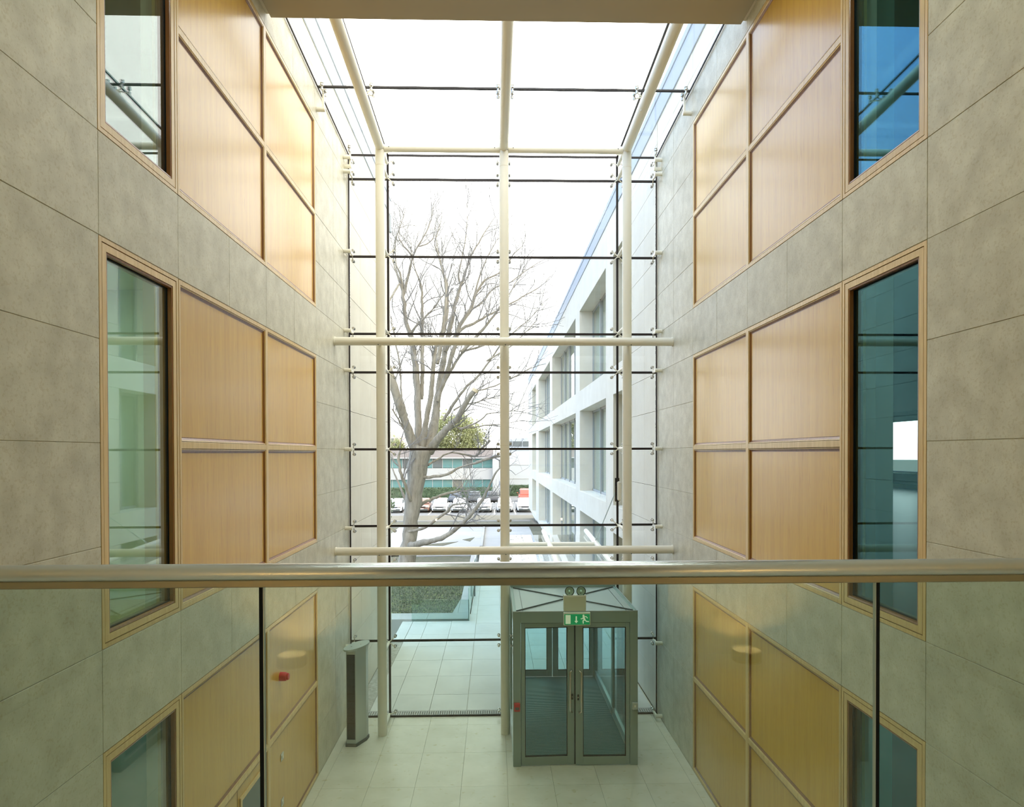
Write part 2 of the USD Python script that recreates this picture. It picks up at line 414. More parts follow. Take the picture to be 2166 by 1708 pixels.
# rooms seen through the side windows
LAMPS = []
def room(name, label, s, xa, xb, ya, yb, za, zb, wall, floor, stub=None, hole=None, lamp=None):
    t = thing(name, label, "room", kind="structure")
    X = lambda a: s * a
    MB().box(X(xa), X(xb), ya, yb, za - 0.1, za).build("room_floor", floor, t)
    MB().box(X(xa), X(xb), ya, yb, zb, zb + 0.1).build("room_ceiling", wall, t)
    MB().box(X(xa), X(xb), ya - 0.1, ya, za, zb).build("near_wall", wall, t)
    MB().box(X(xa), X(xb), yb, yb + 0.1, za, zb).build("far_wall", wall, t)
    mb = MB()
    if hole:
        h = hole
        mb.box(X(xb), X(xb + 0.2), ya, h[0], za, zb).box(X(xb), X(xb + 0.2), h[1], yb, za, zb).box(X(xb), X(xb + 0.2), h[0], h[1], za, h[2]).box(X(xb), X(xb + 0.2), h[0], h[1], h[3], zb)
    else:
        mb.box(X(xb), X(xb + 0.1), ya, yb, za, zb)
    mb.build("back_wall", wall, t)
    if lamp:
        lp = MB().box(X(xa + 0.9), X(xa + 1.5), ya + 0.5, ya + 1.7, zb - 0.05, zb - 0.005, 0.005).build("ceiling_light", WHITE, t)
        MB().box(X(xa + 0.94), X(xa + 1.46), ya + 0.54, ya + 1.66, zb - 0.06, zb - 0.045).build("diffuser", emit("room_lamp_%d" % len(LAMPS), lamp[0], lamp[1]), lp)
        LAMPS.append(1)
    if stub:
        MB().box(X(stub[0]), X(stub[1]), stub[2], stub[3], za, zb).build("pier", stub[4], t)
    return t


XR = W + 0.31
room("meeting_room", "pale green-white room behind the middle left oak window", -1, XR, 6.2, 3.9, 6.6, 3.46, 6.5, ROOMW, WOODF, lamp=((0.85, 1.0, 0.80), 11.0))
room("upper_left_room", "dim green room behind the top left oak window", -1, XR, 6.2, 3.9, 6.6, 7.0, 10.0, ROOMG, ROOMG, lamp=((0.85, 1.0, 0.9), 3.0))
room("lower_left_room", "dim teal room behind the lower left oak window", -1, XR, 6.2, 3.9, 6.6, -0.05, 2.9, ROOMT, ROOMT, lamp=((0.8, 1.0, 0.95), 5.0))
FLB = mottled("room_floor_blue", (0.010, 0.02, 0.035), (0.03, 0.05, 0.075), 2.0, 0.3, stretch=(1, 6, 1), bump=0.5, bscale=5, spec=0.1)
big = room("open_plan_room", "dark blue open-plan room behind the middle right oak window", 1, 3.46, 16.1, 3.9, 33.0, 3.46, 6.5, ROOMB, FLB, stub=(XR, 3.46, 5.95, 6.3, ROOMW), hole=(24.95, 27.3, 4.13, 6.12), lamp=((0.95, 1.0, 0.85), 2.0))
MB().box(3.46, 3.52, 6.3, 33.0, 3.46, 6.5).build("side_wall", ROOMB, big)
MB().box(XR, 3.46, 4.1, 6.3, 3.36, 3.46).build("reveal_sill", FLB, big)
MB().box(XR, 3.46, 4.1, 6.3, 6.5, 6.6).build("reveal_head", ROOMB, big)
MB().box(XR, 3.46, 4.0, 4.1, 3.46, 6.5).build("reveal_side", ROOMB, big)
MB().box(16.02, 16.1, 6.3, 33.0, 3.46, 3.62).build("skirting", WOODF, big)
MB().box(15.98, 16.1, 20, 32.0, 4.02, 4.07).build("window_sill", WHITE, big)
room("upper_right_room", "dark room behind the top right oak window", 1, XR, 7.0, 3.9, 7.2, 7.0, 10.0, DARKROOM, DARKROOM, stub=(XR, 3.46, 5.95, 6.3, ROOMG), lamp=((0.85, 1.0, 0.9), 2.0))
room("lower_right_room", "dark navy room behind the lower right oak window", 1, XR, 7.0, 3.9, 7.2, -0.05, 2.9, plain("room_navy", (0.006, 0.018, 0.045), 0.6), DARKROOM, stub=(XR, 3.46, 5.95, 6.3, ROOMT), lamp=((0.8, 1.0, 0.95), 3.0))

# ------------------------------------------------------------------ ceiling, gallery, back wall
ce = thing("ceiling", "flat cream soffit across the top of the hall with its front edge", "ceiling", kind="structure")
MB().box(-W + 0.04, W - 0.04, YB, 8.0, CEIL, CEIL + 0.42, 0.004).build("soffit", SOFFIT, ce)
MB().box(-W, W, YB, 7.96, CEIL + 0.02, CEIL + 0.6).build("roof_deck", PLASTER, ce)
gl = thing("gallery_floor", "gallery floor slab behind the glass balustrade", "floor", kind="structure")
MB().box(-W, W, YB, 2.24, 3.20, 3.46, 0.004).build("slab", FLOORT, gl)
wb = thing("wall_back", "rear plaster wall of the hall behind the gallery with a wide opening", "wall", kind="structure")
MB().box(-W - 0.3, W + 0.3, YB - 0.2, YB, -0.1, CEIL + 0.6).build("rear_face", PLASTER, wb)
YW = -0.06
MB().box(-W, -1.05, YW - 0.2, YW, 3.46, CEIL).box(1.05, W, YW - 0.2, YW, 3.46, CEIL).box(-1.05, 1.05, YW - 0.2, YW, 6.4, CEIL).build("gallery_face", PLASTER, wb)

# ------------------------------------------------------------------ glass balustrade with steel handrail
YR = 2.3
ba = thing("glass_balustrade", "frameless glass balustrade with a stainless handrail across the foreground", "balustrade", (0, YR, 3.2))
MB().tube([(-W + 0.01, YR, 4.481), (W - 0.01, YR, 4.481)], 0.0305, 32).build("handrail", RAIL, ba, smooth=True)
MB().box(-W + 0.01, W - 0.01, YR - 0.020, YR + 0.020, 4.432, 4.458, 0.003).build("rail_channel", CHANNEL, ba)
xj = [-W + 0.012, -0.983, 1.172, W - 0.012]
for a, b in zip(xj[:-1], xj[1:]):
    MB().box(a + 0.007, b - 0.007, YR - 0.0075, YR + 0.0075, 3.10, 4.445).build("glass_panel", GLASSB, ba)
for x, k in ((xj[1], 1), (xj[2], -1)):
    MB().box(x - 0.0065, x + 0.0065, YR - 0.006, YR + 0.006, 3.10, 4.445).build("joint_seal", BLACK, ba)
    MB().box(x + k * 0.0068, x + k * 0.0105, YR - 0.0082, YR + 0.0082, 3.10, 4.445, 0.001).build("polished_edge", ALU, ba)
MB().box(-W + 0.01, W - 0.01, YR - 0.05, YR + 0.04, 3.05, 3.42, 0.004).build("base_shoe", CHANNEL, ba)

# ------------------------------------------------------------------ lamps behind and above the gallery
LAMPW = emit("warm_lamp", (1.0, 0.66, 0.30), 60.0)
LAMPU = emit("uplight_lamp", (1.0, 0.62, 0.22), 1000.0)
LAMPD = emit("downlight_lamp", (0.86, 0.97, 0.88), 135.0)
for x, nm in ((-1.55, "left"), (1.55, "right")):
    t = thing("floor_uplight", f"round recessed floor uplight glowing warm by the gallery wall, {nm} one", "uplight", (x, 0.10, 3.46))
    MB().tube([(x, 0.10, 3.461), (x, 0.10, 3.535)], [0.095, 0.095], 24, caps=False).tube([(x, 0.10, 3.461), (x, 0.10, 3.535)], [0.090, 0.090], 24, caps=False).build("collar", BLACK, t)
    MB().tube([(x, 0.10, 3.472), (x, 0.10, 3.475)], [0.05, 0.05], 24).build("lens", LAMPU, t)
for x, nm in ((-2.55, "left"), (2.55, "right")):
    t = thing("wall_lamp", f"small warm wall lamp under the gallery on the rear wall, {nm} one", "wall lamp", (x, YB, 2.2))
    MB().box(x - 0.06, x + 0.06, YB, YB + 0.03, 2.08, 2.30, 0.006).build("back_plate", CHROME, t)
    MB().cyl((x, YB + 0.09, 2.15), (x, YB + 0.09, 2.23), 0.035, n=20).build("shade", LAMPW, t)
for x in (-1.4, 1.4):
    for y in (1.2, 3.9, 6.6):
        t = thing("ceiling_downlight", f"round recessed downlight in the cream soffit above the {'left' if x < 0 else 'right'} side, {'rear' if y < 2 else 'middle' if y < 5 else 'front'} one", "downlight", (x, y, CEIL))
        MB().tube([(x, y, CEIL - 0.001), (x, y, CEIL - 0.012)], [0.16, 0.15], 24).build("rim", WHITE, t)
        MB().tube([(x, y, CEIL - 0.012), (x, y, CEIL - 0.016)], [0.12, 0.12], 24).build("lens", LAMPD, t)

# ------------------------------------------------------------------ steel frame
YT = 11.5
XC = (-2.135, 0.0, 2.135)
NM = ("left", "centre", "right")
ZF = 10.375                       # fold of the glass
def roof_z(y):
    return ZF + 0.035 * (YG - y)
for x, nm in zip(XC, NM):
    t = thing("steel_mast", f"cream steel tube mast with bent rafter, {nm} of the three inside the glass wall", "steel mast", (x, YT, 0))
    ze = 10.165
    MB().tube([(x, YT, 0), (x, YT, 5.02)], 0.0805, 28).build("mast_tube", STEELW, t, smooth=40)
    MB().tube([(x, YT, 5.024), (x, YT, 9.9), (x, YT, ze - 0.02), (x, YT - 0.02, ze + 0.003), (x, YT - 0.8, ze + 0.034), (x, 7.99, ze + 0.034 * 3.51 / 0.8)], 0.08, 28).build("bent_tube", STEELW, t, smooth=40)
    MB().tube([(x, YT, 9.84), (x, YT, 9.846)], 0.0815, 28).build("weld_ring", PLASTER, t)
    MB().tube([(x, YT, 5.019), (x, YT, 5.025)], 0.0795, 28).build("splice", MORTAR, t)
for a, b, nm in ((XC[0], XC[1], "left"), (XC[1], XC[2], "right")):
    t = thing("eaves_tube", f"slim cream steel tube under the glass eaves, {nm} half", "steel tube", ((a + b) / 2, YT, 10.155))
    MB().cyl((a + 0.075, YT, 10.148), (b - 0.075, YT, 10.148), 0.060, n=24).build("tube", STEELW, t, smooth=40)
    for q in (a + 0.09, b - 0.09):
        MB().cyl((q - 0.02, YT, 10.148), (q + 0.02, YT, 10.148), 0.063, n=24).build("end_collar", STEELW, t, smooth=40)
    for q in (a + 0.16, b - 0.16):
        MB().sphere((q, YT - 0.06, 10.148), 0.008, 1).build("screw", DARKG, t)
for z, nm in ((6.779, "upper, at the middle of the glass wall"), (3.236, "lower, just above the handrail")):
    t = thing("cross_tube", f"cream steel tube spanning wall to wall, {nm}", "steel tube", (0, 11.22, z))
    MB().cyl((-W + 0.002, 11.22, z), (W - 0.002, 11.22, z), 0.070, n=28).build("tube", STEELW, t, smooth=40)
    for sx in (-1, 1):
        MB().cyl((sx * (W - 0.02), 11.22, z), (sx * (W - 0.001), 11.22, z), 0.078, n=28).build("wall_collar", STEELW, t, smooth=40)
    for x in XC:
        MB().cyl((x, 11.28, z - 0.02), (x, 11.425, z - 0.02), 0.03, n=12).build("link", STEELW, t)
        MB().sphere((x + 0.01, 11.18, z - 0.06), 0.009, 1).build("screw", DARKG, t)

# ------------------------------------------------------------------ glass wall and glass roof
xg = [-2.842, -2.128, 0.0, 2.112, 2.842]
zg = [0.012, 2 * C, 4 * C, 5 * C, 7 * C, 9 * C, 10 * C, 12 * C, 14 * C, ZF]
LBX0, LBX1, LBZ = 0.10, 2.052, 2.412
gw = thing("window_7", "frameless bolted glass end wall and sloping glass roof of the hall", "glass wall", (0, YG, 0), kind="structure")
G = 0.016
for i in range(4):
    for j in range(9):
        a, b, z0, z1 = xg[i] + G, xg[i + 1] - G, zg[j] + G, zg[j + 1] - G
        if i == 2 and z1 < LBZ:
            continue
        if i == 2 and z0 < LBZ:
            z0 = LBZ + 0.06
        MB().box(a, b, YG, YG + 0.016, z0, z1).build("glass_pane", GLASS, gw)
yr = [YG - 0.01, 10.17, 8.06]
for i in range(4):
    for ya, yb in zip(yr[:-1], yr[1:]):
        a, b = xg[i] + G, xg[i + 1] - G
        v = [(x, y, roof_z(y) + d) for x in (a, b) for y in (yb + (G if yb > 8.1 else 0), ya - G) for d in (0, 0.018)]
        MB().add(v, [(0, 1, 3, 2), (4, 6, 7, 5), (0, 4, 5, 1), (2, 3, 7, 6), (0, 2, 6, 4), (1, 5, 7, 3)]).build("roof_pane", GLASS, gw)
for j, z in enumerate(zg):
    hw = 0.020 if j not in (0, 9) else 0.016
    for a, b in (((xg[0], xg[4]),) if z > LBZ else ((xg[0], LBX0), (LBX1, xg[4]))):
        MB().box(a, b, YG - 0.003, YG + 0.019, z - hw, z + hw).build("silicone_joint", SEAL, gw)
for x, hw in zip(xg, (0.011, 0.0195, 0.0195, 0.0195, 0.011)):
    MB().box(x - hw, x + hw, YG - 0.002, YG + 0.018, 0.0, ZF).build("silicone_joint", SEAL, gw)
    v = [(x + e, y, roof_z(y) + d) for e in (-hw * 0.75, hw * 0.75) for y in (8.06, YG) for d in (-0.003, 0.021)]
    MB().add(v, [(0, 1, 3, 2), (4, 6, 7, 5), (0, 4, 5, 1), (2, 3, 7, 6), (0, 2, 6, 4), (1, 5, 7, 3)]).build("silicone_joint", SEAL, gw)
y = 10.17
MB().box(xg[0], xg[4], y - 0.02, y + 0.02, roof_z(y) - 0.003, roof_z(y) + 0.021).build("silicone_joint", SEAL, gw)

# ------------------------------------------------------------------ spider brackets
BZ = 0.092


def bolt(mb, x, z, y1=0.0, y0=-0.085):
    mb.cyl((x, y0, z), (x, y0 + 0.030, z), 0.021, 0.023, 14).cyl((x, y0 + 0.030, z), (x, y1 - 0.022, z), 0.011, n=8).cyl((x, y1 - 0.022, z), (x, y1 - 0.001, z), 0.029, 0.029, 16)
    mb.cyl((x, y1 + 0.017, z), (x, y1 + 0.024, z), 0.026, n=16)


def spider_geom(path, kind, zs, stub):
    """local frame: glass inner face at y=0, hub near the joint crossing"""
    if kind == "mast":
        MB().tube([(0, -stub, 0), (0, -0.16, 0), (0, -0.075, 0)], [0.034, 0.030, 0.022], 16).build("stub_arm", STEELW, path, smooth=40)
        bx = (-0.108, 0.108)
    else:
        sx = -1 if kind == "left" else 1
        edge = sx * 0.021
        MB().cyl((edge, -0.33, 0.0), (edge - sx * 0.13, -0.33, 0.0), 0.036, n=20).build("wall_stub", STEELW, path, smooth=40)
        x0 = edge - sx * 0.105
        MB().prism([(-0.345, -0.030), (-0.10, -0.016), (-0.075, 0), (-0.10, 0.016), (-0.345, 0.030)], "x", x0 - 0.014, x0 + 0.014).build("plate_arm", STEELW, path)
        bx = (x0,)
    for z in zs:
        for x in bx:
            bp = MB(); bolt(bp, x, z); pth = bp.build("glass_bolt", CHROME, path, smooth=40)
            hub = (0, -0.09, 0) if kind == "mast" else (bx[0], -0.10, 0)
            MB().tube([hub, (x, -0.072, z)], [0.011, 0.007], 10).build("arm", STEELW if kind == "mast" else CHROME, path)


PROTO = {}


def spider(kind, zs, stub, loc, rx, label, group):
    key = (kind, tuple(zs), stub)
    if key not in PROTO:
        p = PROTO[key] = thing("spider_bracket", label, "glass bracket", loc, group)
        LOC[p] = np.zeros(3)
        if rx:
            UsdGeom.Xformable(stage.GetPrimAtPath(p)).AddRotateXOp().Set(rx)
        spider_geom(p, kind, zs, stub)
        return
    copy_of(PROTO[key], label, "glass bracket", loc, group, rx=rx)


cols = [("left", xg[0], "on the left wall beside the glass"), ("mast", XC[0], "behind the left mast"), ("mast", XC[1], "behind the centre mast"), ("mast", 2.124, "behind the right mast"), ("right", xg[4], "on the right wall beside the glass")]
ORD = ["lowest", "second", "third", "fourth", "fifth", "sixth", "seventh", "eighth"]
for kind, x, where in cols:
    xx = x if kind != "mast" else (x if abs(x) < 1 else (xg[1] if x < 0 else xg[3]))
    for j, z in enumerate(zg[1:-1]):
        if kind == "mast" and x > -1 and z < LBZ and x > 1:
            continue
        spider(kind, (-BZ, BZ), 0.692, (xx, YG, z), 0, f"glass bracket {where}, {ORD[j]} joint up from the floor", "spider brackets on the glass wall joints")
    spider(kind, (0.05,), 0.692, (xx, YG, 10.19), 0, f"short glass bracket {where}, just under the eaves fold", "spider brackets under the eaves fold")
    if not (kind == "mast" and x > 1):
        spider(kind, (0.03,), 0.692, (xx, YG, 0.085), 0, f"short glass bracket {where}, at floor level", "spider brackets at floor level")
    spider(kind, (-BZ, BZ), 0.30 if kind == "mast" else 0.70, (xx, 10.17, roof_z(10.17)), 90, f"glass bracket on the roof glass joint {where}", "spider brackets on the roof glass")
    spider(kind, (0.05,), 0.20 if kind == "mast" else 0.70, (xx, 12.02, roof_z(12.02)), 90, f"short roof glass bracket next to the fold {where}", "spider brackets above the eaves fold")

# ------------------------------------------------------------------ entrance lobby
LY0, LY1, LYR = 10.26, 14.45, YG - 0.02
lb = thing("entrance_lobby", "grey metal and glass draught lobby with double doors in front of the glass wall", "entrance lobby", (1.08, LY0, 0))
FD = 0.07
MB().box(LBX0, LBX0 + 0.122, LY0, LY0 + FD, 0, LBZ, 0.003).build("jamb", GREY, lb)
MB().box(LBX1 - 0.122, LBX1, LY0, LY0 + FD, 0, LBZ, 0.003).build("jamb", GREY, lb)
MB().box(LBX0 + 0.122, LBX1 - 0.122, LY0, LY0 + FD, 2.243, LBZ, 0.003).build("header", GREY, lb)


def leaf(name, xa, xb, y0, hinge_left, ang, parent, handle=True):
    """door leaf with glass, handle and lock, swung by ang degrees about its hinge"""
    hx = xa if hinge_left else xb
    ca, sa = math.cos(math.radians(ang)), math.sin(math.radians(ang))

    def swing(mb):
        v = np.vstack(mb.v); f = np.vstack(mb.f)
        dx, dy = v[:, 0] - hx, v[:, 1] - y0
        v = np.c_[hx + dx * ca - dy * sa, y0 + dx * sa + dy * ca, v[:, 2]]
        o = MB(); o.add(v, f); return o
    z0, z1 = 0.012, 2.238
    g = (xa + 0.062, xb - (0.118 if hinge_left else 0.062), 0.14, 2.168) if hinge_left else (xa + 0.118, xb - 0.062, 0.14, 2.168)
    fr = MB().box(xa + 0.004, g[0], y0 + 0.006, y0 + 0.056, z0, z1, 0.003).box(g[1], xb - 0.004, y0 + 0.006, y0 + 0.056, z0, z1, 0.003)
    fr.box(g[0], g[1], y0 + 0.006, y0 + 0.056, z0, g[2], 0.003).box(g[0], g[1], y0 + 0.006, y0 + 0.056, g[3], z1, 0.003)
    d = swing(fr).build(name, GREY, parent)
    swing(MB().box(g[0] - 0.01, g[1] + 0.01, y0 + 0.027, y0 + 0.035, g[2] - 0.01, g[3] + 0.01)).build("door_glass", GLASSL, d)
    bead = MB()
    for r in ((g[0], g[1], g[2], g[2] + 0.012), (g[0], g[1], g[3] - 0.012, g[3]), (g[0], g[0] + 0.01, g[2], g[3]), (g[1] - 0.01, g[1], g[2], g[3])):
        bead.box(r[0], r[1], y0 + 0.012, y0 + 0.05, r[2], r[3])
    swing(bead).build("glazing_gasket", BLACK, d)
    if handle:
        hxx = xb - 0.085 if hinge_left else xa + 0.085
        kx = hxx + (0.03 if hinge_left else -0.03)
        h = MB().tube([(kx, y0 + 0.006, 1.50), (kx, y0 - 0.05, 1.50), (hxx, y0 - 0.065, 1.48), (hxx, y0 - 0.068, 1.40), (hxx, y0 - 0.068, 0.95), (hxx, y0 - 0.065, 0.87), (kx, y0 - 0.05, 0.85), (kx, y0 + 0.006, 0.85)], 0.013, 12)
        swing(h).build("pull_handle", plain("brass_steel_handle_%d" % COUNT.get(("h", "h"), 0), (0.62, 0.56, 0.42), 0.25, 1.0) if False else CHROME, d, smooth=40)
        lx = kx + (0.012 if hinge_left else -0.012)
        swing(MB().box(lx - 0.014, lx + 0.014, y0 - 0.004, y0 + 0.006, 1.03, 1.12, 0.003)).build("lock_plate", BLACK, d)
        swing(MB().cyl((lx, y0 - 0.008, 1.075), (lx, y0, 1.075), 0.008, n=10)).build("lock_cylinder", CHROME, d)
    return d


xm = (LBX0 + LBX1) / 2 - 0.005
leaf("door_leaf", LBX0 + 0.124, xm, LY0, True, 2.2, lb)
leaf("door_leaf", xm + 0.002, LBX1 - 0.124, LY0 - 0.002, False, 0.0, lb)
MB().box(xm - 0.012, xm + 0.010, LY0 + 0.02, LY0 + 0.05, 0.02, 2.24).build("door_brush", BLACK, lb)
# rear frame with outer doors
ry = LY1 - 0.09
MB().box(LBX0, LBX0 + 0.10, ry, LY1, 0, LBZ, 0.003).build("jamb", GREY, lb)
MB().box(LBX1 - 0.10, LBX1, ry, LY1, 0, LBZ, 0.003).build("jamb", GREY, lb)
MB().box(LBX0 + 0.10, LBX1 - 0.10, ry, LY1, 2.243, LBZ, 0.003).build("header", GREY, lb)
leaf("door_leaf", LBX0 + 0.102, xm, ry + 0.01, True, 0, lb, False)
leaf("door_leaf", xm + 0.002, LBX1 - 0.102, ry + 0.01, False, 0, lb, False)
# side screens
for x0, x1 in ((LBX0, LBX0 + 0.05), (LBX1 - 0.05, LBX1)):
    sc = MB()
    a, b = LY0 + FD, ry
    sc.box(x0, x1, a, a + 0.05, 0, LBZ - 0.1, 0.003).box(x0, x1, b - 0.05, b, 0, LBZ - 0.1, 0.003)
    sc.box(x0, x1, a + 0.05, b - 0.05, 0, 0.13, 0.003).box(x0, x1, a, b, LBZ - 0.17, LBZ, 0.003)
    sp = sc.build("side_frame", GREY, lb)
    MB().box(x0, x1, YG - 0.06, YG + 0.09, 0, LBZ, 0.003).build("side_post", GREY, lb)
    MB().box((x0 + x1) / 2 - 0.005, (x0 + x1) / 2 + 0.005, a + 0.04, b - 0.04, 0.12, LBZ - 0.16).build("side_glass", GLASSL, sp)
    MB().box(x0 - 0.004, x1 + 0.004, a + 0.01, b - 0.01, 0.128, 0.145).build("sill_bead", ALU, sp)
# flat roof tray
MB().box(LBX0 + 0.01, LBX1 - 0.01, LY0 + 0.02, LY1, LBZ - 0.03, LBZ - 0.012).build("roof_tray", GREYL, lb)
for q in ((LBX0, LBX0 + 0.012, LY0, LY1), (LBX1 - 0.012, LBX1, LY0, LY1), (LBX0, LBX1, LY0, LY0 + 0.012)):
    MB().box(q[0], q[1], q[2], q[3], LBZ + 0.0005, LBZ + 0.014, 0.002).build("roof_upstand", GREYL, lb)
MB().box(LBX0, LBX1, LYR - 0.06, LYR, LBZ - 0.02, LBZ + 0.06, 0.003).build("rear_flashing", GREY, lb)
cx, cy = (LBX0 + LBX1) / 2, (LY0 + LYR) / 2
for (xa, ya) in ((LBX0 + 0.06, LY0 + 0.10), (LBX1 - 0.06, LY0 + 0.10), (LBX0 + 0.06, LYR - 0.10), (LBX1 - 0.06, LYR - 0.10)):
    MB().cyl((xa, ya, LBZ + 0.0), (cx + (xa - cx) * 0.04, cy + (ya - cy) * 0.04, LBZ + 0.002), 0.011, n=8).build("brace_rod", DARKG, lb)
for xa in (LBX0 + 0.16, LBX1 - 0.16):
    MB().box(xa - 0.004, xa + 0.004, LY0 + 0.02, LYR - 0.08, LBZ - 0.012, LBZ - 0.008).build("roof_seam", DARKG, lb)

MAT = plain("mat_rubber", (0.025, 0.10, 0.11), 0.7)
MATR = plain("mat_rib", (0.10, 0.245, 0.25), 0.5, 0.1)
mt = thing("entrance_mat", "dark ribbed entrance mat on the floor inside the grey draught lobby", "door mat", (1.08, 12.3, 0))
MB().box(LBX0 + 0.06, LBX1 - 0.06, LY0 + 0.09, ry - 0.01, 0, 0.006).build("backing", MAT, mt)
rb = MB()
yy = LY0 + 0.1
while yy < ry - 0.03:
    rb.box(LBX0 + 0.065, LBX1 - 0.065, yy, yy + 0.014, 0.006, 0.012); yy += 0.03
rb.build("rib", MATR, mt, kind="stuff")

# exit sign, emergency light, call point, switch box
es = thing("exit_sign", "green lit exit sign with door, down arrow and running figure, on the lobby header", "exit sign", (1.09, LY0 - 0.05, 2.21))
ex0, ex1, ez0, ez1, ey = 0.885, 1.303, 2.214, 2.412, LY0 - 0.055
MB().box(ex0, ex1, ey, LY0, ez0, ez1, 0.004).build("housing", plain("sign_housing", (0.78, 0.80, 0.70), 0.4), es)
MB().box(ex0 + 0.012, ex1 - 0.012, ey - 0.002, ey + 0.001, ez0 + 0.012, ez1 - 0.022).build("sign_face", SIGNG, es)
fy0, fy1 = ey - 0.0035, ey - 0.0015
MB().box(ex0 + 0.028, ex0 + 0.108, fy0, fy1, ez0 + 0.026, ez0 + 0.164).build("door_pictogram", SIGNW, es)
ax = ex0 + 0.196; az = ez0 + 0.035
MB().prism([(ax, az), (ax + 0.030, az + 0.038), (ax + 0.010, az + 0.038), (ax + 0.010, az + 0.11), (ax - 0.010, az + 0.11), (ax - 0.010, az + 0.038), (ax - 0.030, az + 0.038)], "y", fy0, fy1).build("arrow", SIGNW, es)
fig = MB()
fx, fz = ex0 + 0.265, ez0 + 0.028
from shapely.geometry import LineString, Point
from shapely import union_all
sh = union_all([Point(fx + 0.043, fz + 0.125).buffer(0.0155), LineString([(fx + 0.045, fz + 0.100), (fx + 0.060, fz + 0.062)]).buffer(0.0155),
                LineString([(fx + 0.047, fz + 0.104), (fx + 0.028, fz + 0.077), (fx + 0.006, fz + 0.076)]).buffer(0.007), LineString([(fx + 0.05, fz + 0.108), (fx + 0.085, fz + 0.110), (fx + 0.103, fz + 0.088)]).buffer(0.007),
                LineString([(fx + 0.056, fz + 0.06), (fx + 0.036, fz + 0.043), (fx + 0.040, fz + 0.008)]).buffer(0.009), LineString([(fx + 0.064, fz + 0.06), (fx + 0.088, fz + 0.036), (fx + 0.122, fz + 0.033)]).buffer(0.008)])
fig.prism(sh if sh.geom_type == "Polygon" else max(sh.geoms, key=lambda g: g.area), "y", fy0, fy1)
if sh.geom_type != "Polygon":
    for g in sorted(sh.geoms, key=lambda g: -g.area)[1:]:
        fig.prism(g, "y", fy0, fy1)
fig.build("running_figure", SIGNW, es)

el = thing("emergency_light", "beige emergency light box with two round spot lamps on top of the lobby", "emergency light", (1.07, LY0 + 0.04, LBZ))
MB().box(0.893, 1.243, LY0 + 0.0, LY0 + 0.10, LBZ + 0.004, 2.67, 0.012).build("battery_box", plain("beige_box", (0.66, 0.66, 0.50), 0.45), el)
MB().box(0.893, 1.243, LY0 - 0.004, LY0 + 0.10, 2.64, 2.672, 0.006).build("box_lid", WHITE, el)
for x in (0.985, 1.165):
    h = MB()
    h.tube([(x, LY0 + 0.11, 2.735), (x, LY0 + 0.08, 2.735), (x, LY0 + 0.02, 2.735), (x, LY0 + 0.0, 2.735)], [0.02, 0.05, 0.072, 0.074], 24, caps=False)
    hp = h.build("spot_shell", BLACK, el, smooth=40)
    r = MB(); r.tube([(x, LY0 + 0.012, 2.735), (x, LY0 + 0.04, 2.735), (x, LY0 + 0.06, 2.735)], [0.064, 0.045, 0.012], 24, caps=False)
    r.build("reflector", REFL, hp, smooth=True)
    MB().sphere((x, LY0 + 0.025, 2.735), 0.014, 2).build("bulb", SIGNW, hp, smooth=True)
    MB().cyl((x, LY0 + 0.05, 2.66), (x, LY0 + 0.05, 2.70), 0.012, n=8).build("swivel", DARKG, hp)
    MB().cyl((x, LY0 - 0.001, 2.735), (x, LY0 + 0.002, 2.735), 0.066, n=24).build("lens", GLASSL, hp)

cp = thing("call_point", "small red fire call point on the left jamb of the grey lobby", "call point", (0.163, LY0, 0.95))
MB().box(0.115, 0.207, LY0 - 0.045, LY0, 0.875, 1.005, 0.008).build("case", RED, cp)
MB().box(0.130, 0.192, LY0 - 0.047, LY0 - 0.04, 0.905, 0.945, 0.002).build("break_glass", DARKG, cp)
sb = thing("switch_box", "small grey door release box on the right jamb of the lobby", "switch box", (2.0, LY0, 0.94))
MB().box(1.955, 2.045, LY0 - 0.05, LY0, 0.885, 0.995, 0.006).build("case", ALU, sb)
MB().box(1.985, 2.012, LY0 - 0.054, LY0 - 0.049, 0.925, 0.96, 0.003).build("push_button", WHITE, sb)

# ------------------------------------------------------------------ air curtain column
ac = thing("air_curtain", "tall silver air curtain column with dark grille near the left wall", "heater column", (-2.5, 11.3, 0))
foot = Polygon([(-2.665, 11.06), (-2.50, 11.045), (-2.375, 11.30), (-2.36, 11.42), (-2.46, 11.55), (-2.62, 11.56), (-2.69, 11.40)])
HB = 1.60
MB().prism(foot.buffer(-0.004), "z", 0.05, HB).build("body", ALU, ac)
MB().prism(foot.buffer(0.012), "z", 0.0, 0.05).build("plinth", DARKG, ac)
fa, fb = np.array([-2.665, 11.06]), np.array([-2.50, 11.045])
fd = (fb - fa) / np.linalg.norm(fb - fa); fnn = np.array([fd[1], -fd[0]])
def quadbox(mb, a, b, z0, z1, out, inn=0.0):
    v = []
    for p in (a, b):
        for o in (-inn, out):
            for z in (z0, z1):
                q = p + fnn * o
                v.append((q[0], q[1], z))
    return mb.add(v, [(0, 1, 3, 2), (4, 6, 7, 5), (0, 4, 5, 1), (2, 3, 7, 6), (0, 2, 6, 4), (1, 5, 7, 3)])
quadbox(MB(), fa + fd * 0.016, fb - fd * 0.012, 0.12, HB - 0.06, 0.002, 0.0).build("intake", plain("intake_navy", (0.008, 0.022, 0.03), 0.5), ac)
gr = MB()
for k in range(12):
    z = 0.14 + k * (HB - 0.24) / 11
    quadbox(gr, fa + fd * 0.018, fb - fd * 0.014, z, z + 0.006, 0.006)
for k in range(7):
    p = fa + fd * (0.024 + k * 0.019)
    quadbox(gr, p, p + fd * 0.003, 0.12, HB - 0.06, 0.005)
gr.build("grille", BLACK, ac)
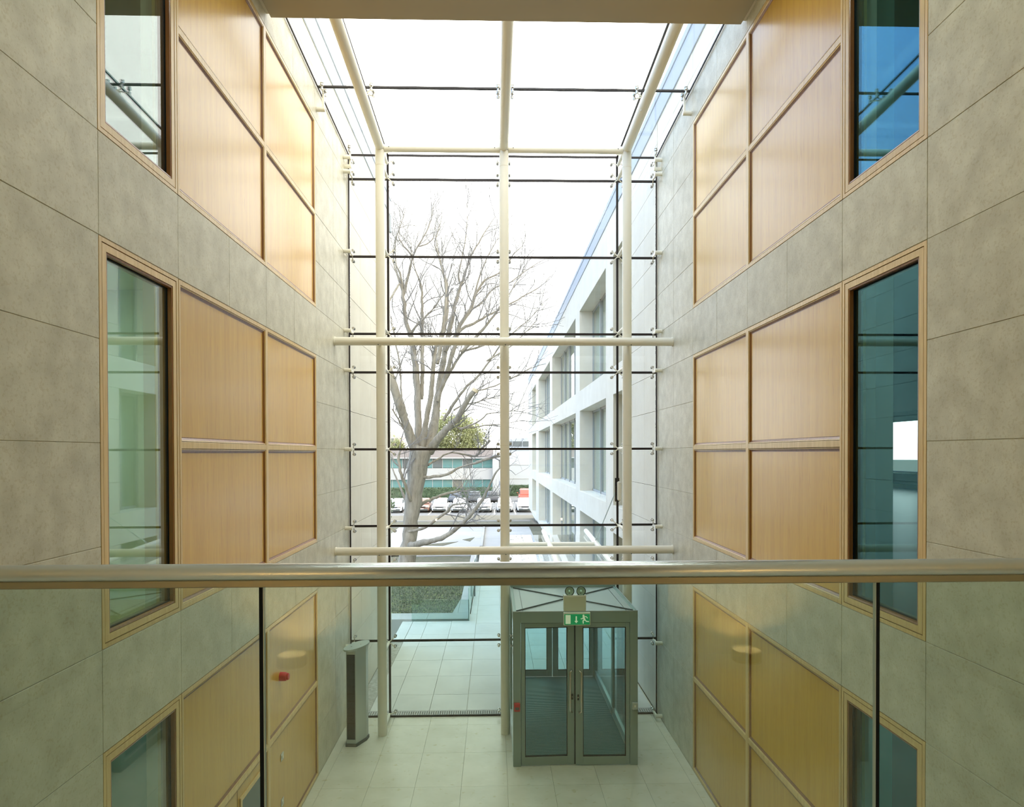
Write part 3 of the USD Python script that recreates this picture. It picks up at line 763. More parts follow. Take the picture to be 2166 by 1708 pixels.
quadbox(MB(), fa + fd * 0.016, fb - fd * 0.012, 0.055, 0.115, 0.003).build("kick_plate", ALU, ac)
quadbox(MB(), fa + fd * 0.012, fb - fd * 0.01, HB - 0.055, HB - 0.003, 0.004).build("top_strip", ALU, ac)
cap = Polygon([(-2.53 + 0.185 * math.cos(t) * math.cos(0.5) - 0.31 * math.sin(t) * math.sin(-0.25), 11.3 + 0.31 * math.sin(t) * 0.97 + 0.185 * math.cos(t) * 0.25) for t in np.linspace(0, 2 * math.pi, 40)[:-1]])
MB().prism(cap, "z", HB + 0.0, HB + 0.03).build("top_cap", ALU, ac)
for q in ((-2.60, 11.2), (-2.47, 11.33)):
    MB().cyl((q[0], q[1], HB + 0.03), (q[0], q[1], HB + 0.034), 0.008, n=10).build("cap_screw", CHROME, ac)

# things on the left panelling
sd = thing("alarm_sounder", "red round fire alarm sounder on the lower left oak panelling", "alarm sounder", (-W, 8.39, 2.08))
MB().tube([(-W - 0.024, 8.39, 2.08), (-W + 0.02, 8.39, 2.08), (-W + 0.05, 8.39, 2.08), (-W + 0.06, 8.39, 2.08)], [0.056, 0.056, 0.054, 0.048], 24).build("base", RED, sd, smooth=40)
MB().tube([(-W + 0.060, 8.39, 2.08), (-W + 0.078, 8.39, 2.08), (-W + 0.086, 8.39, 2.08)], [0.043, 0.043, 0.036], 24).build("horn", RED, sd, smooth=40)
for z, nm in ((1.045, "upper of two"), (0.465, "lower of two")):
    pl = thing("switch_plate", f"small steel switch plate, {nm} on the lower left oak panelling", "switch plate", (-W, 8.435, z))
    MB().box(-W - 0.024, -W - 0.016, 8.385, 8.485, z - 0.05, z + 0.05, 0.003).build("plate", CHROME, pl)
    MB().box(-W - 0.018, -W - 0.010, 8.42, 8.45, z - 0.02, z + 0.02, 0.002).build("rocker", WHITE, pl)

# ================================================================== OUTSIDE
CAP0 = 11.02
# left wing wall outside the glass
lw = thing("wing_wall", "pale stone wing wall with zinc parapet outside the glass on the left", "outside wall", (-W, 14.7, 0))
MB().box(-W - 0.07, -W - 0.5, YG + 0.02, WING, -0.1, 11.4).build("wall_core", MORTAR, lw)
MB().box(-W - 0.07, -W - 0.32, 7.9, YG + 0.02, 11.40, 11.46).build("wall_head", MORTAR, lw)
cols_o = [YG + 0.022, 13.377, 14.477, 15.577, 16.677, WING]
stones(lw, -1, list(zip(cols_o[:-1], cols_o[1:])), range(0, 16), STONE_OUT, 0.003)
MB().box(-W + 0.02, -W - 0.55, 7.9, WING + 0.03, CAP0, 11.50, 0.01).build("parapet_capping", CAPM, lw)
MB().box(-W + 0.035, -W - 0.56, 7.9, WING + 0.045, 11.40, 11.53, 0.01).build("coping_lip", CAPM, lw)
MB().box(-W + 0.05, -W - 0.05, WING - 0.1, WING + 0.02, CAP0 - 0.45, CAP0, 0.02).build("rainwater_outlet", CAPM, lw)

# right building with deep window openings
ob = thing("office_building", "long pale stone office building with deep window openings outside on the right", "building", (W, 30, 0))
ops = [(15.25, 16.9), (18.0, 23.55), (24.72, 34.75), (36.2, 45.6), (48.5, 53.4)]
rows = [(0.25, 4 * C), (5 * C, 9 * C), (10 * C, 14 * C)]
YE = 59.0
XD = W + 0.56
cols_r = [YG + 0.022, 13.377, 14.477, 15.25]
stones(ob, 1, list(zip(cols_r[:-1], cols_r[1:])), range(0, 16), STONE_OUT, 0.003)
MB().box(W + 0.07, XD, YG + 0.03, 15.25, -0.1, 11.4).build("wall_core", MORTAR, ob)
e = [15.25] + [q for o in ops for q in o][1:] + [YE]
piers = [(ops[k][1], ops[k + 1][0]) for k in range(4)] + [(ops[4][1], YE)]
for a, b in piers:
    MB().box(W, XD, a, b, 0, 11.4, 0.006).build("pier", STONE_OUT, ob)
for a, b in ops:
    for z0, z1 in ((-0.1, rows[0][0]), (rows[0][1], rows[1][0]), (rows[1][1], rows[2][0]), (rows[2][1], 11.4)):
        MB().box(W + 0.001, XD - 0.001, a, b, z0, z1, 0.006).build("spandrel", STONE_OUT, ob)
    nm = max(2, int(round((b - a) / 1.85)))
    for z0, z1 in rows:
        wf = MB()
        xs, xe = XD - 0.10, XD - 0.04
        wf.box(xs, xe, a, b, z0, z0 + 0.07).box(xs, xe, a, b, z1 - 0.07, z1)
        for k in range(nm + 1):
            yk = a + (b - a) * k / nm
            yk = min(max(yk, a + 0.035), b - 0.035)
            wf.box(xs - (0.03 if 0 < k < nm else 0), xe, yk - 0.035, yk + 0.035, z0, z1)
        pth = wf.build("window_frame", FRAMEG, ob)
        for k in range(nm):
            ya, yb = a + (b - a) * k / nm, a + (b - a) * (k + 1) / nm
            MB().box(XD - 0.075, XD - 0.065, ya + 0.03, yb - 0.03, z0 + 0.06, z1 - 0.06).build("pane", GLASSO, pth)
        MB().box(XD - 0.02, XD, a, b, z0, z1).build("blind", BLIND, ob)
MB().box(W - 0.02, W + 0.5, 7.9, YE + 0.05, CAP0, 11.50, 0.01).build("parapet_capping", CAPM, ob)
MB().box(W - 0.035, W + 0.52, 7.9, YE + 0.06, 11.40, 11.53, 0.01).build("coping_lip", CAPM, ob)
MB().box(W + 0.07, W + 0.3, 7.95, YG + 0.02, 11.40, 11.46).build("wall_head", MORTAR, ob)
MB().box(W + 0.07, 20, 12.0, YE, 11.25, 11.38).build("roof_deck", CONC, ob)
MB().box(XD, 20, YE - 0.3, YE, 0, 11.3).build("end_wall", STONE_OUT, ob)
MB().box(XD, 16.0, 33.3, 33.5, 0, 11.2).build("cross_wall", STONE_OUT, ob)
for z in (0.3, 11.2):
    MB().box(XD, 16.0, 12.4, YE - 0.3, z - 0.1, z).build("floor_slab", DARKROOM, ob)

# ground
gd = thing("ground", "wide gravel and asphalt ground around the building", "ground", kind="structure")
MB().box(-90, 90, YG + 0.02, 44.2, -1.6, -1.3).build("subsoil", GRAVEL, gd)
def slope_z(y):
    return -1.4 * min(max((y - 44.0) / 23.0, 0.0), 1.0)
MB().box(-120, 120, 67.0, 260, -1.9, -1.41).build("car_park_asphalt", ASPHALT, gd)
MB().prism([(44.0, -2.0), (67.0, -2.0), (67.0, -1.4), (44.0, 0.0)], "x", -120, 120).build("gravel_verge", GRAVEL, gd)
MB().prism([(44.3, 0.0), (51.5, slope_z(51.5) + 0.02), (51.5, -1.5), (44.3, -1.5)], "x", -120, 2.6).build("grass_verge", GRASS, gd)
MB().prism([(51.6, slope_z(51.6) + 0.10), (52.0, slope_z(52.0) + 0.10), (52.0, -1.5), (51.6, -1.5)], "x", -120, 2.6).build("kerb", CONC, gd)
MB().box(-120, 90, 43.9, 44.2, -0.3, 0.12, 0.01).build("kerb", CONC, gd)
MB().box(-6.5, 2.10, 34.0, 43.9, -0.3, 0.0).build("concrete_apron", CONC, gd)
MB().box(2.10, W, 34.0, 43.9, -0.3, 0.005).build("planting_strip", GRASS, gd)
MB().box(-0.95, -0.80, 34.0, 43.9, 0.0, 0.14, 0.01).build("kerb", CONC, gd)
MB().box(-40, -6.5, 34.5, 43.9, -0.3, -0.02).build("rear_lawn", GRASS, gd)
MB().prism([(-4.4, 35.2), (-2.2, 36.6), (-2.9, 35.0)], "z", 0.0, 0.012).build("grass_patch", GRASS, gd)
MB().prism([(-2.0, 37.4), (-1.35, 38.4), (-1.55, 36.6)], "z", 0.0, 0.012).build("grass_patch", GRASS, gd)

pv = thing("forecourt_paving", "large pale square paving slabs of the forecourt outside the glass", "paving", kind="structure")
MB().box(-W, W - 0.0, YG + 0.30, 19.27, -0.3, -0.03).box(-0.92, W, 19.27, 34.0, -0.3, -0.03).build("bed", MORTAR, pv)
px = [-2.56] + [-2.14 + 0.7095 * k for k in range(0, 8)]
py = [YG + 0.30] + [13.406 + 1.12 * k for k in range(0, 19)]
for a, b in zip(py[:-1], py[1:]):
    bb = min(b, 34.0)
    if a >= 33.9:
        continue
    for c, d in zip(px[:-1], px[1:]):
        d = min(d, W - 0.02)
        if d < -0.8 and b > 19.4:
            if a < 19.2:
                MB().box(c + 0.004, d - 0.004, a + 0.004, 19.27, -0.03, rng.uniform(-0.002, 0)).build("paving_slab", PAVE, pv)
            continue
        cc = max(c, -0.92) if a > 19.2 else c
        MB().box(cc + 0.004, d - 0.004, a + 0.004, bb - 0.004, -0.03, rng.uniform(-0.002, 0.0)).build("paving_slab", PAVE, pv)
MB().box(-W, -2.568, YG + 0.30, WING, -0.05, -0.012).build("pebble_margin", mottled("pale_pebbles", (0.26, 0.25, 0.22), (0.46, 0.45, 0.41), 14.0, 0.9, detail=8), pv)
MB().box(-W, -2.568, WING, 19.27, -0.05, 0.0).build("margin_slab", PAVE, pv)

dg = thing("drain_grating", "white slotted drain grating along the foot of the glass wall", "drain grating", (0, YG + 0.15, 0))
MB().box(-W + 0.02, W - 0.02, YG + 0.03, YG + 0.29, -0.06, -0.02).build("channel", BLACK, dg)
gb = MB()
gb.box(-W + 0.02, W - 0.02, YG + 0.03, YG + 0.09, -0.02, 0.004).box(-W + 0.02, W - 0.02, YG + 0.24, YG + 0.29, -0.02, 0.004)
xx = -2.80
while xx < 2.80:
    gb.box(xx, xx + 0.030, YG + 0.09, YG + 0.24, -0.02, 0.003); xx += 0.042
gb.build("bar", CONC, dg, kind="stuff")

# sunken lawn with stone edge and glass guard
sk = thing("sunken_garden", "sunken grass court with white stone edge beyond the forecourt paving", "sunken garden", (-3.0, 27, 0))
for q in ((-4.6, -0.96, 19.30, 20.02), (-1.30, -0.96, 20.02, 33.9)):
    n = int(round(max(q[1] - q[0], q[3] - q[2]) / 1.2))
    for k in range(n):
        if q[1] - q[0] > q[3] - q[2]:
            a, b = q[0] + (q[1] - q[0]) * k / n, q[0] + (q[1] - q[0]) * (k + 1) / n
            MB().box(a + 0.003, b - 0.003, q[2], q[3], -1.25, 0.06, 0.006).build("edge_stone", CONC, sk)
        else:
            a, b = q[2] + (q[3] - q[2]) * k / n, q[2] + (q[3] - q[2]) * (k + 1) / n
            MB().box(q[0], q[1], a + 0.003, b - 0.003, -1.25, 0.06, 0.006).build("edge_stone", CONC, sk)
MB().box(-4.6, -1.30, 33.6, 34.0, -1.25, -0.30).build("rear_edge", CONC, sk)
MB().prism([(-1.31, 20.02), (-1.31, 22.0), (-1.47, 20.02)], "z", -1.25, 0.05).build("white_fin", CONC, sk)
tl = MB()
gx, gy = np.meshgrid(np.linspace(-16, -1.3, 60), np.linspace(17.3, 33.7, 60), indexing="ij")
gz = -0.42 + 0.12 * meshkit.fbm(np.stack([gx * 0.8, gy * 0.8, gx * 0], -1), 4, 3) - 0.25 * np.clip(20.5 - gy, 0, 1)
ii = np.arange(59)[:, None] * 60 + np.arange(59)[None]
tl.add(np.stack([gx, gy, gz], -1).reshape(-1, 3), np.stack([ii, ii + 60, ii + 61, ii + 1], -1).reshape(-1, 4))
lawn = tl.build("turf", GRASS, sk, smooth=True)
bl = MB()
nb = 9000
bx, by = rng.uniform(-6.5, -1.35, nb), 20.05 + 8.5 * rng.uniform(0, 1, nb) ** 1.5
bz = -0.42 + 0.12 * meshkit.fbm(np.stack([bx * 0.8, by * 0.8, bx * 0], -1), 4, 3) - 0.25 * np.clip(20.5 - by, 0, 1)
h = rng.uniform(0.03, 0.09, nb); th = rng.uniform(0, np.pi, nb); lx, ly = rng.uniform(-.05, .05, nb), rng.uniform(-.05, .05, nb)
p0 = np.c_[bx - 0.012 * np.cos(th), by - 0.012 * np.sin(th), bz]; p1 = np.c_[bx + 0.012 * np.cos(th), by + 0.012 * np.sin(th), bz]; p2 = np.c_[bx + lx, by + ly, bz + h]
bl.add(np.stack([p0, p1, p2], 1).reshape(-1, 3), np.arange(nb * 3).reshape(-1, 3))
bl.build("grass_blade", BLADE, sk, kind="stuff")
lf = MB()
nb = 1500
bx, by = rng.uniform(-6.5, -1.35, nb), 20.05 + 8.5 * rng.uniform(0, 1, nb) ** 1.5
bz = -0.36 + 0.12 * meshkit.fbm(np.stack([bx * 0.8, by * 0.8, bx * 0], -1), 4, 3) - 0.25 * np.clip(20.5 - by, 0, 1)
th = rng.uniform(0, 2 * np.pi, nb); r = rng.uniform(0.02, 0.045, nb)
q = [np.c_[bx + r * np.cos(th + k * np.pi / 2), by + r * np.sin(th + k * np.pi / 2), bz + rng.uniform(0, 0.04, nb)] for k in range(4)]
lf.add(np.stack(q, 1).reshape(-1, 3), np.arange(nb * 4).reshape(-1, 4))
lf.build("fallen_leaf", LEAF, sk, kind="stuff")
gg = thing("glass_guard", "low frameless glass guard along the edge of the sunken grass court", "glass guard", (-0.93, 26, 0))
for a, b in ((-2.6, -0.935),):
    MB().box(a, b, 19.27, 19.285, 0.0, 0.62).build("guard_pane", GLASSB, gg)
for k in range(5):
    MB().box(-0.945, -0.93, 19.29 + 1.5 * k, 20.77 + 1.5 * k, 0.0, 0.95).build("guard_pane", GLASSB, gg)
    MB().box(-0.952, -0.923, 19.285 + 1.5 * k, 19.30 + 1.5 * k, 0.0, 0.96).build("pane_edge", EDGE, gg)
oh = thing("outdoor_handrail", "thin steel handrail standing on the forecourt paving by the glass guard", "handrail", (-0.87, 23.6, 0))
MB().tube([(-0.87, 22.6, 0.0), (-0.87, 22.6, 0.92), (-0.87, 22.66, 0.97), (-0.86, 26.5, 0.97), (-0.86, 26.56, 0.92), (-0.86, 26.56, 0)], 0.022, 10).build("rail", DARKG, oh, smooth=40)
MB().cyl((-0.86, 24.55, 0), (-0.86, 24.55, 0.95), 0.018, n=8).build("post", DARKG, oh)

# ------------------------------------------------------------------ entrance canopy
cn = thing("entrance_canopy", "white tubular entrance canopy with glass panes and hanging rods outside the right doors", "canopy", (1.6, YG + 0.1, 2.7))
for x in (2.12, 1.05, 0.02):
    MB().tube([(x, YG + 0.03, 2.70), (x, 16.6, 2.925)], 0.058, 16).build("beam", WHITE, cn, smooth=40)
    MB().sphere((x, 16.6, 2.925), 0.058, 2).build("beam_end", WHITE, cn, smooth=True)
MB().cyl((0.02, 14.9, 2.83), (2.14, 14.9, 2.83), 0.05, n=16).build("cross_beam", WHITE, cn, smooth=40)
MB().cyl((2.112, YG + 0.03, 4.24), (2.11, 14.9, 2.93), 0.011, n=8).build("hanger_rod", ALU, cn)
MB().cyl((2.11, 14.78, 3.0), (2.11, 14.9, 2.92), 0.02, n=8).build("rod_fork", ALU, cn)
MB().box(2.07, 2.15, YG + 0.02, YG + 0.05, 3.98, 4.42, 0.004).build("rod_plate", BLACK, cn)
MB().box(2.10, 2.17, YG - 0.09, YG - 0.004, 4.0, 4.36, 0.02).build("rod_bracket", WHITE, cn)
for xa, xb in ((0.06, 1.02), (1.08, 2.09)):
    for ya, yb in ((YG + 0.35, 14.8), (14.98, 16.5)):
        za, zb = 2.70 + (ya - YG) * 0.052 - 0.085, 2.70 + (yb - YG) * 0.052 - 0.085
        v = [(x, y, (za if y == ya else zb) + d) for x in (xa, xb) for y in (ya, yb) for d in (0, 0.012)]
        MB().add(v, [(0, 1, 3, 2), (4, 6, 7, 5), (0, 4, 5, 1), (2, 3, 7, 6), (0, 2, 6, 4), (1, 5, 7, 3)]).build("canopy_pane", GLASS, cn)

# ------------------------------------------------------------------ the bare tree on the lawn
TREE = [('trunk', [[-4.215, 30.0, -0.934, 0.4929], [-4.147, 30.0, -0.035, 0.4071], [-3.992, 30.0, 1.462, 0.3214], [-3.881, 30.0, 2.531, 0.3643], [-3.727, 30.0, 3.813, 0.4286], [-3.574, 30.0, 4.71, 0.5143], [-3.444, 30.0, 5.201, 0.5143]]),
        ('limb', [[-3.617, 30.0, 4.667, 0.3], [-3.936, 29.7, 5.621, 0.2758], [-4.166, 29.4, 6.367, 0.231], [-4.375, 29.0, 7.15, 0.2279], [-4.552, 28.7, 7.942, 0.2255], [-4.823, 28.4, 8.816, 0.1826], [-5.05, 28.0, 9.653, 0.16], [-5.302, 27.8, 11.193, 0.1191], [-5.394, 27.6, 12.708, 0.0789], [-5.542, 27.6, 14.266, 0.0394]]),
        ('limb', [[-3.637, 30.0, 4.987, 0.2571], [-3.654, 30.2, 6.385, 0.1941], [-3.705, 30.5, 7.7, 0.1961], [-3.843, 30.8, 9.04, 0.176], [-4.038, 31.0, 10.277, 0.1439], [-4.233, 31.0, 10.826, 0.1218], [-4.36, 31.0, 11.923, 0.1107], [-4.423, 31.0, 12.538, 0.0996], [-4.575, 31.0, 12.932, 0.0664], [-4.77, 31.0, 13.458, 0.0443], [-4.854, 31.0, 14.115, 0.0288], [-4.763, 31.0, 14.992, 0.0177]]),
        ('limb', [[-4.402, 31.0, 12.253, 0.0886], [-4.26, 31.1, 12.871, 0.0777], [-4.071, 31.2, 13.737, 0.0602], [-3.892, 31.2, 14.334, 0.049], [-3.581, 31.2, 14.843, 0.0401], [-3.158, 31.2, 15.729, 0.029], [-3.0, 31.2, 16.612, 0.0178]]),
        ('limb', [[-3.445, 30.0, 5.094, 0.2357], [-3.185, 29.6, 6.565, 0.148], [-2.973, 29.4, 7.599, 0.1365], [-2.858, 29.1, 8.605, 0.1247], [-2.743, 29.0, 9.416, 0.1036], [-2.452, 29.0, 10.241, 0.0829], [-2.325, 29.0, 11.064, 0.0829], [-2.261, 29.0, 11.887, 0.0725], [-2.341, 29.0, 12.504, 0.0621], [-2.482, 29.0, 13.12, 0.0414], [-2.624, 29.0, 13.735, 0.0311], [-2.704, 29.0, 14.35, 0.0207]]),
        ('limb', [[-3.19, 30.0, 4.986, 0.3], [-2.945, 30.4, 6.177, 0.2606], [-2.815, 30.7, 7.282, 0.2083], [-2.683, 31.0, 8.407, 0.1882], [-2.473, 31.2, 9.65, 0.156], [-2.299, 31.3, 10.666, 0.1453], [-2.102, 31.4, 11.576, 0.1234], [-1.899, 31.4, 12.357, 0.1009], [-1.741, 31.4, 12.803, 0.0852], [-1.543, 31.5, 13.432, 0.0675], [-1.339, 31.5, 14.059, 0.054], [-1.091, 31.5, 14.552, 0.045], [-0.686, 31.5, 15.224, 0.0315], [-0.124, 31.5, 16.121, 0.018]]),
        ('limb', [[-3.126, 30.0, 4.986, 0.2786], [-2.605, 29.4, 5.611, 0.21], [-2.158, 29.0, 6.076, 0.1761], [-1.763, 28.6, 6.405, 0.1634], [-1.508, 28.4, 6.859, 0.1521], [-1.297, 28.2, 7.187, 0.141], [-1.009, 28.0, 7.509, 0.13]]),
        ('limb', [[-2.806, 30.6, 7.383, 0.1311], [-2.346, 30.3, 8.543, 0.119], [-2.001, 30.0, 9.574, 0.1179], [-1.827, 30.0, 10.427, 0.1179], [-1.463, 30.0, 11.067, 0.1071], [-1.227, 30.0, 11.387, 0.0964], [-1.098, 30.0, 11.814, 0.0771], [-0.883, 30.0, 12.304, 0.0643], [-0.498, 30.0, 12.775, 0.0514], [0.037, 30.0, 13.033, 0.0386], [0.68, 30.0, 13.845, 0.0257], [1.109, 30.0, 14.274, 0.015]]),
        ('limb', [[-2.443, 29.5, 6.349, 0.0843], [-2.065, 29.2, 6.915, 0.0834], [-1.741, 29.0, 7.355, 0.0746], [-1.43, 29.0, 7.768, 0.0663], [-0.954, 29.0, 8.181, 0.058], [-0.394, 29.0, 8.904, 0.0497], [0.021, 29.0, 9.524, 0.0414], [0.747, 29.0, 10.248, 0.0311], [1.369, 29.0, 10.765, 0.0228], [1.992, 29.0, 11.49, 0.0145]]),
        ('limb', [[-1.949, 29.0, 6.777, 0.0456], [-1.424, 28.8, 7.01, 0.037], [-0.865, 28.6, 7.117, 0.0306], [-0.497, 28.5, 7.251, 0.0244], [0.072, 28.5, 7.271, 0.0183]]),
        ('limb', [[-1.689, 28.7, 5.94, 0.0615], [-1.208, 28.4, 6.09, 0.0507], [-0.798, 28.2, 6.282, 0.0363], [-0.394, 28.0, 6.571, 0.028], [0.066, 28.0, 6.611, 0.02], [0.806, 28.0, 6.71, 0.014]]),
        ('limb', [[-1.77, 28.7, 6.001, 0.0512], [-1.126, 29.0, 6.012, 0.0373], [-0.508, 29.2, 6.123, 0.0271], [0.075, 29.2, 6.164, 0.0188], [0.951, 29.2, 6.329, 0.0125]]),
        ('limb', [[-3.957, 29.7, 0.755, 0.2121], [-3.436, 29.2, 0.926, 0.1877], [-2.666, 28.7, 1.153, 0.1435], [-2.134, 28.4, 1.433, 0.1217], [-1.777, 28.2, 1.717, 0.1209], [-1.346, 28.0, 2.117, 0.11], [-1.042, 27.9, 2.485, 0.0996], [-0.7, 27.8, 2.929, 0.0894], [-0.46, 27.7, 3.39, 0.0693], [-0.181, 27.6, 3.986, 0.0493], [0.036, 27.6, 4.281, 0.0394]]),
        ('limb', [[-3.648, 30.2, 2.471, 0.0971], [-3.229, 30.3, 2.72, 0.0866], [-2.806, 30.4, 2.885, 0.0825], [-2.271, 30.5, 3.072, 0.0697], [-1.733, 30.6, 3.129, 0.0525], [-1.188, 30.6, 3.214, 0.035]]),
        ('limb', [[-4.094, 29.8, 1.379, 0.0851], [-3.352, 29.4, 1.569, 0.0735], [-2.75, 29.0, 1.984, 0.0829], [-2.26, 28.8, 2.351, 0.072], [-1.939, 28.6, 2.674, 0.0511], [-1.425, 28.5, 2.72, 0.0305]]),
        ('limb', [[-3.386, 29.8, 3.819, 0.0851], [-2.725, 29.5, 3.87, 0.0843], [-2.179, 29.2, 4.003, 0.0751], [-1.752, 29.0, 4.256, 0.0621], [-1.433, 28.8, 4.362, 0.0411], [-0.909, 28.4, 4.51, 0.0811], [-0.401, 28.2, 4.672, 0.0705], [0.101, 28.0, 4.772, 0.05]]),
        ('limb', [[-3.192, 30.0, 4.345, 0.0643], [-2.791, 30.3, 4.619, 0.0541], [-2.156, 30.5, 4.92, 0.0436], [-1.505, 30.5, 4.831, 0.0545], [-1.071, 30.5, 4.743, 0.0654], [-0.787, 30.5, 5.09, 0.0654], [-0.526, 30.5, 5.307, 0.0697], [-0.395, 30.5, 5.481, 0.0697]]),
        ('limb', [[-3.948, 29.7, 2.767, 0.1061], [-4.151, 29.2, 3.636, 0.0834], [-4.326, 29.0, 4.264, 0.0829], [-4.366, 29.0, 4.677, 0.0725], [-4.303, 29.0, 4.986, 0.0518]]),
        ('limb', [[-4.21, 30.4, 2.718, 0.0869], [-4.494, 30.6, 3.249, 0.0656], [-4.738, 30.8, 3.788, 0.0484], [-4.942, 31.0, 4.222, 0.0332]]),
        ('limb', [[-3.979, 29.7, 5.516, 0.0636], [-4.271, 29.4, 6.137, 0.0504], [-4.49, 29.2, 6.544, 0.0417], [-4.643, 29.0, 6.842, 0.0311]]),
        ('limb', [[-1.095, 28.2, 7.488, 0.0403], [-0.09, 28.2, 7.789, 0.0322], [0.621, 28.4, 8.113, 0.0284], [1.343, 28.6, 8.544, 0.0204], [2.059, 28.6, 8.749, 0.0123]]),
        ('limb', [[-1.227, 30.0, 11.387, 0.0557], [-0.72, 30.3, 11.777, 0.0476], [-0.178, 30.5, 12.474, 0.0392], [0.474, 30.5, 12.693, 0.0327], [1.237, 30.5, 13.239, 0.0261], [1.891, 30.5, 13.676, 0.0152]])]

TREE2 = [('limb', [[-3.544, 30.6, 7.383, 0.1093], [-3.518, 30.8, 8.603, 0.11], [-3.523, 30.9, 9.931, 0.1104], [-3.531, 31.0, 10.827, 0.0996], [-3.527, 31.0, 11.707, 0.0775], [-3.524, 31.0, 12.453, 0.0664], [-3.676, 31.0, 13.024, 0.0487], [-3.828, 31.0, 13.396, 0.0354], [-3.978, 31.0, 14.119, 0.0221], [-4.063, 31.0, 14.886, 0.0133]]),
         ('limb', [[-2.766, 30.2, 8.96, 0.1294], [-2.643, 30.3, 9.727, 0.1299], [-2.489, 30.3, 10.481, 0.119], [-2.358, 30.3, 11.126, 0.1082], [-2.313, 30.3, 11.771, 0.0974], [-2.31, 30.3, 12.48, 0.0779], [-2.543, 30.3, 13.274, 0.0563], [-2.734, 30.3, 14.024, 0.0433], [-2.883, 30.3, 14.41, 0.0346], [-2.644, 30.3, 15.204, 0.0216], [-2.555, 30.3, 15.848, 0.013]]),
         ('limb', [[-2.451, 30.9, 9.604, 0.1104], [-2.06, 31.0, 10.28, 0.1063], [-1.662, 31.0, 10.722, 0.093], [-1.183, 31.2, 10.982, 0.0802], [-0.738, 31.2, 11.205, 0.0669], [0.042, 31.4, 11.694, 0.0538], [0.718, 31.5, 12.054, 0.045], [1.393, 31.5, 12.46, 0.0338], [2.069, 31.5, 12.844, 0.0248], [2.543, 31.5, 13.361, 0.0135]]),
         ('limb', [[-1.671, 29.8, 9.437, 0.0958], [-1.134, 29.6, 9.933, 0.0846], [-0.665, 29.4, 10.402, 0.0756], [-0.286, 29.2, 10.822, 0.0626], [0.027, 29.2, 11.259, 0.0501], [0.382, 29.2, 11.738, 0.0375], [0.758, 29.2, 12.362, 0.025], [1.177, 29.2, 12.987, 0.0146]]),
         ('limb', [[-1.741, 31.4, 12.803, 0.0673], [-1.861, 31.6, 13.413, 0.0542], [-1.729, 31.7, 14.115, 0.0408], [-1.592, 31.7, 14.79, 0.0317], [-1.453, 31.7, 15.914, 0.0226], [-1.45, 31.7, 16.812, 0.0136]]),
         ('limb', [[-4.147, 31.0, 10.342, 0.0775], [-3.781, 30.7, 10.769, 0.0658], [-3.324, 30.5, 11.165, 0.0523], [-2.989, 30.4, 11.468, 0.0434], [-2.656, 30.3, 11.877, 0.0346], [-2.332, 30.3, 12.308, 0.0216]]),
         ('limb', [[-4.423, 31.0, 12.538, 0.0664], [-4.552, 31.0, 13.239, 0.0576], [-4.725, 31.0, 13.677, 0.0487], [-4.787, 31.0, 14.553, 0.0399], [-4.631, 31.0, 15.211, 0.031], [-4.454, 31.0, 15.651, 0.0221], [-4.276, 31.0, 16.309, 0.0133]]),
         ('limb', [[-4.519, 30.6, 12.698, 0.0568], [-4.784, 30.2, 12.061, 0.0604], [-4.925, 30.0, 11.694, 0.0557], [-5.138, 30.0, 11.375, 0.0514]]),
         ('limb', [[-3.959, 31.2, 14.069, 0.0535], [-4.196, 31.0, 14.337, 0.0443], [-4.458, 31.0, 14.665, 0.0354], [-4.588, 31.0, 14.993, 0.0266], [-4.497, 31.0, 15.76, 0.0155]]),
         ('limb', [[-3.736, 31.2, 14.578, 0.0401], [-3.282, 31.3, 14.766, 0.0358], [-2.993, 31.3, 15.1, 0.0268], [-2.902, 31.3, 15.765, 0.0179]]),
         ('limb', [[-1.157, 30.5, 11.821, 0.0566], [-0.937, 30.5, 12.688, 0.0479], [-0.718, 30.5, 13.338, 0.0392], [-0.5, 30.5, 13.88, 0.0305], [-0.173, 30.5, 14.423, 0.0218], [0.045, 30.5, 14.857, 0.0131]]),
         ('limb', [[-0.498, 29.0, 8.904, 0.0497], [0.121, 28.8, 9.287, 0.0411], [0.633, 28.7, 9.579, 0.0328], [1.147, 28.7, 10.091, 0.0246], [1.66, 28.7, 10.603, 0.0164]]),
         ('limb', [[-2.789, 30.4, 7.258, 0.1086], [-2.579, 30.5, 7.917, 0.098], [-2.252, 30.5, 8.568, 0.0871], [-1.925, 30.5, 9.11, 0.0784], [-1.485, 30.4, 9.594, 0.0651], [-0.942, 30.3, 9.73, 0.0519], [-0.402, 30.3, 9.946, 0.039], [0.139, 30.3, 10.163, 0.026]]),
         ('limb', [[-4.119, 30.0, 6.589, 0.0643], [-4.335, 30.2, 7.244, 0.0561], [-4.432, 30.3, 7.897, 0.0476], [-4.471, 30.3, 8.757, 0.0433], [-4.596, 30.3, 9.617, 0.0433], [-4.764, 30.3, 10.475, 0.0346], [-4.889, 30.3, 11.119, 0.0216]])]
TREE += TREE2
bt = thing("bare_tree", "big bare winter tree with pollarded limbs standing on the grass left of centre", "tree", (TREE[0][1][0][0], TREE[0][1][0][1], -0.4))
twig = MB()
ntw = 0


def smooth_path(rows):
    a = np.array(rows)
    from scipy.interpolate import PchipInterpolator
    t = np.r_[0, np.cumsum(np.linalg.norm(np.diff(a[:, :3], axis=0), axis=1))]
    tt = np.linspace(0, t[-1], max(6, len(a) * 3))
    return PchipInterpolator(t, a)(tt)


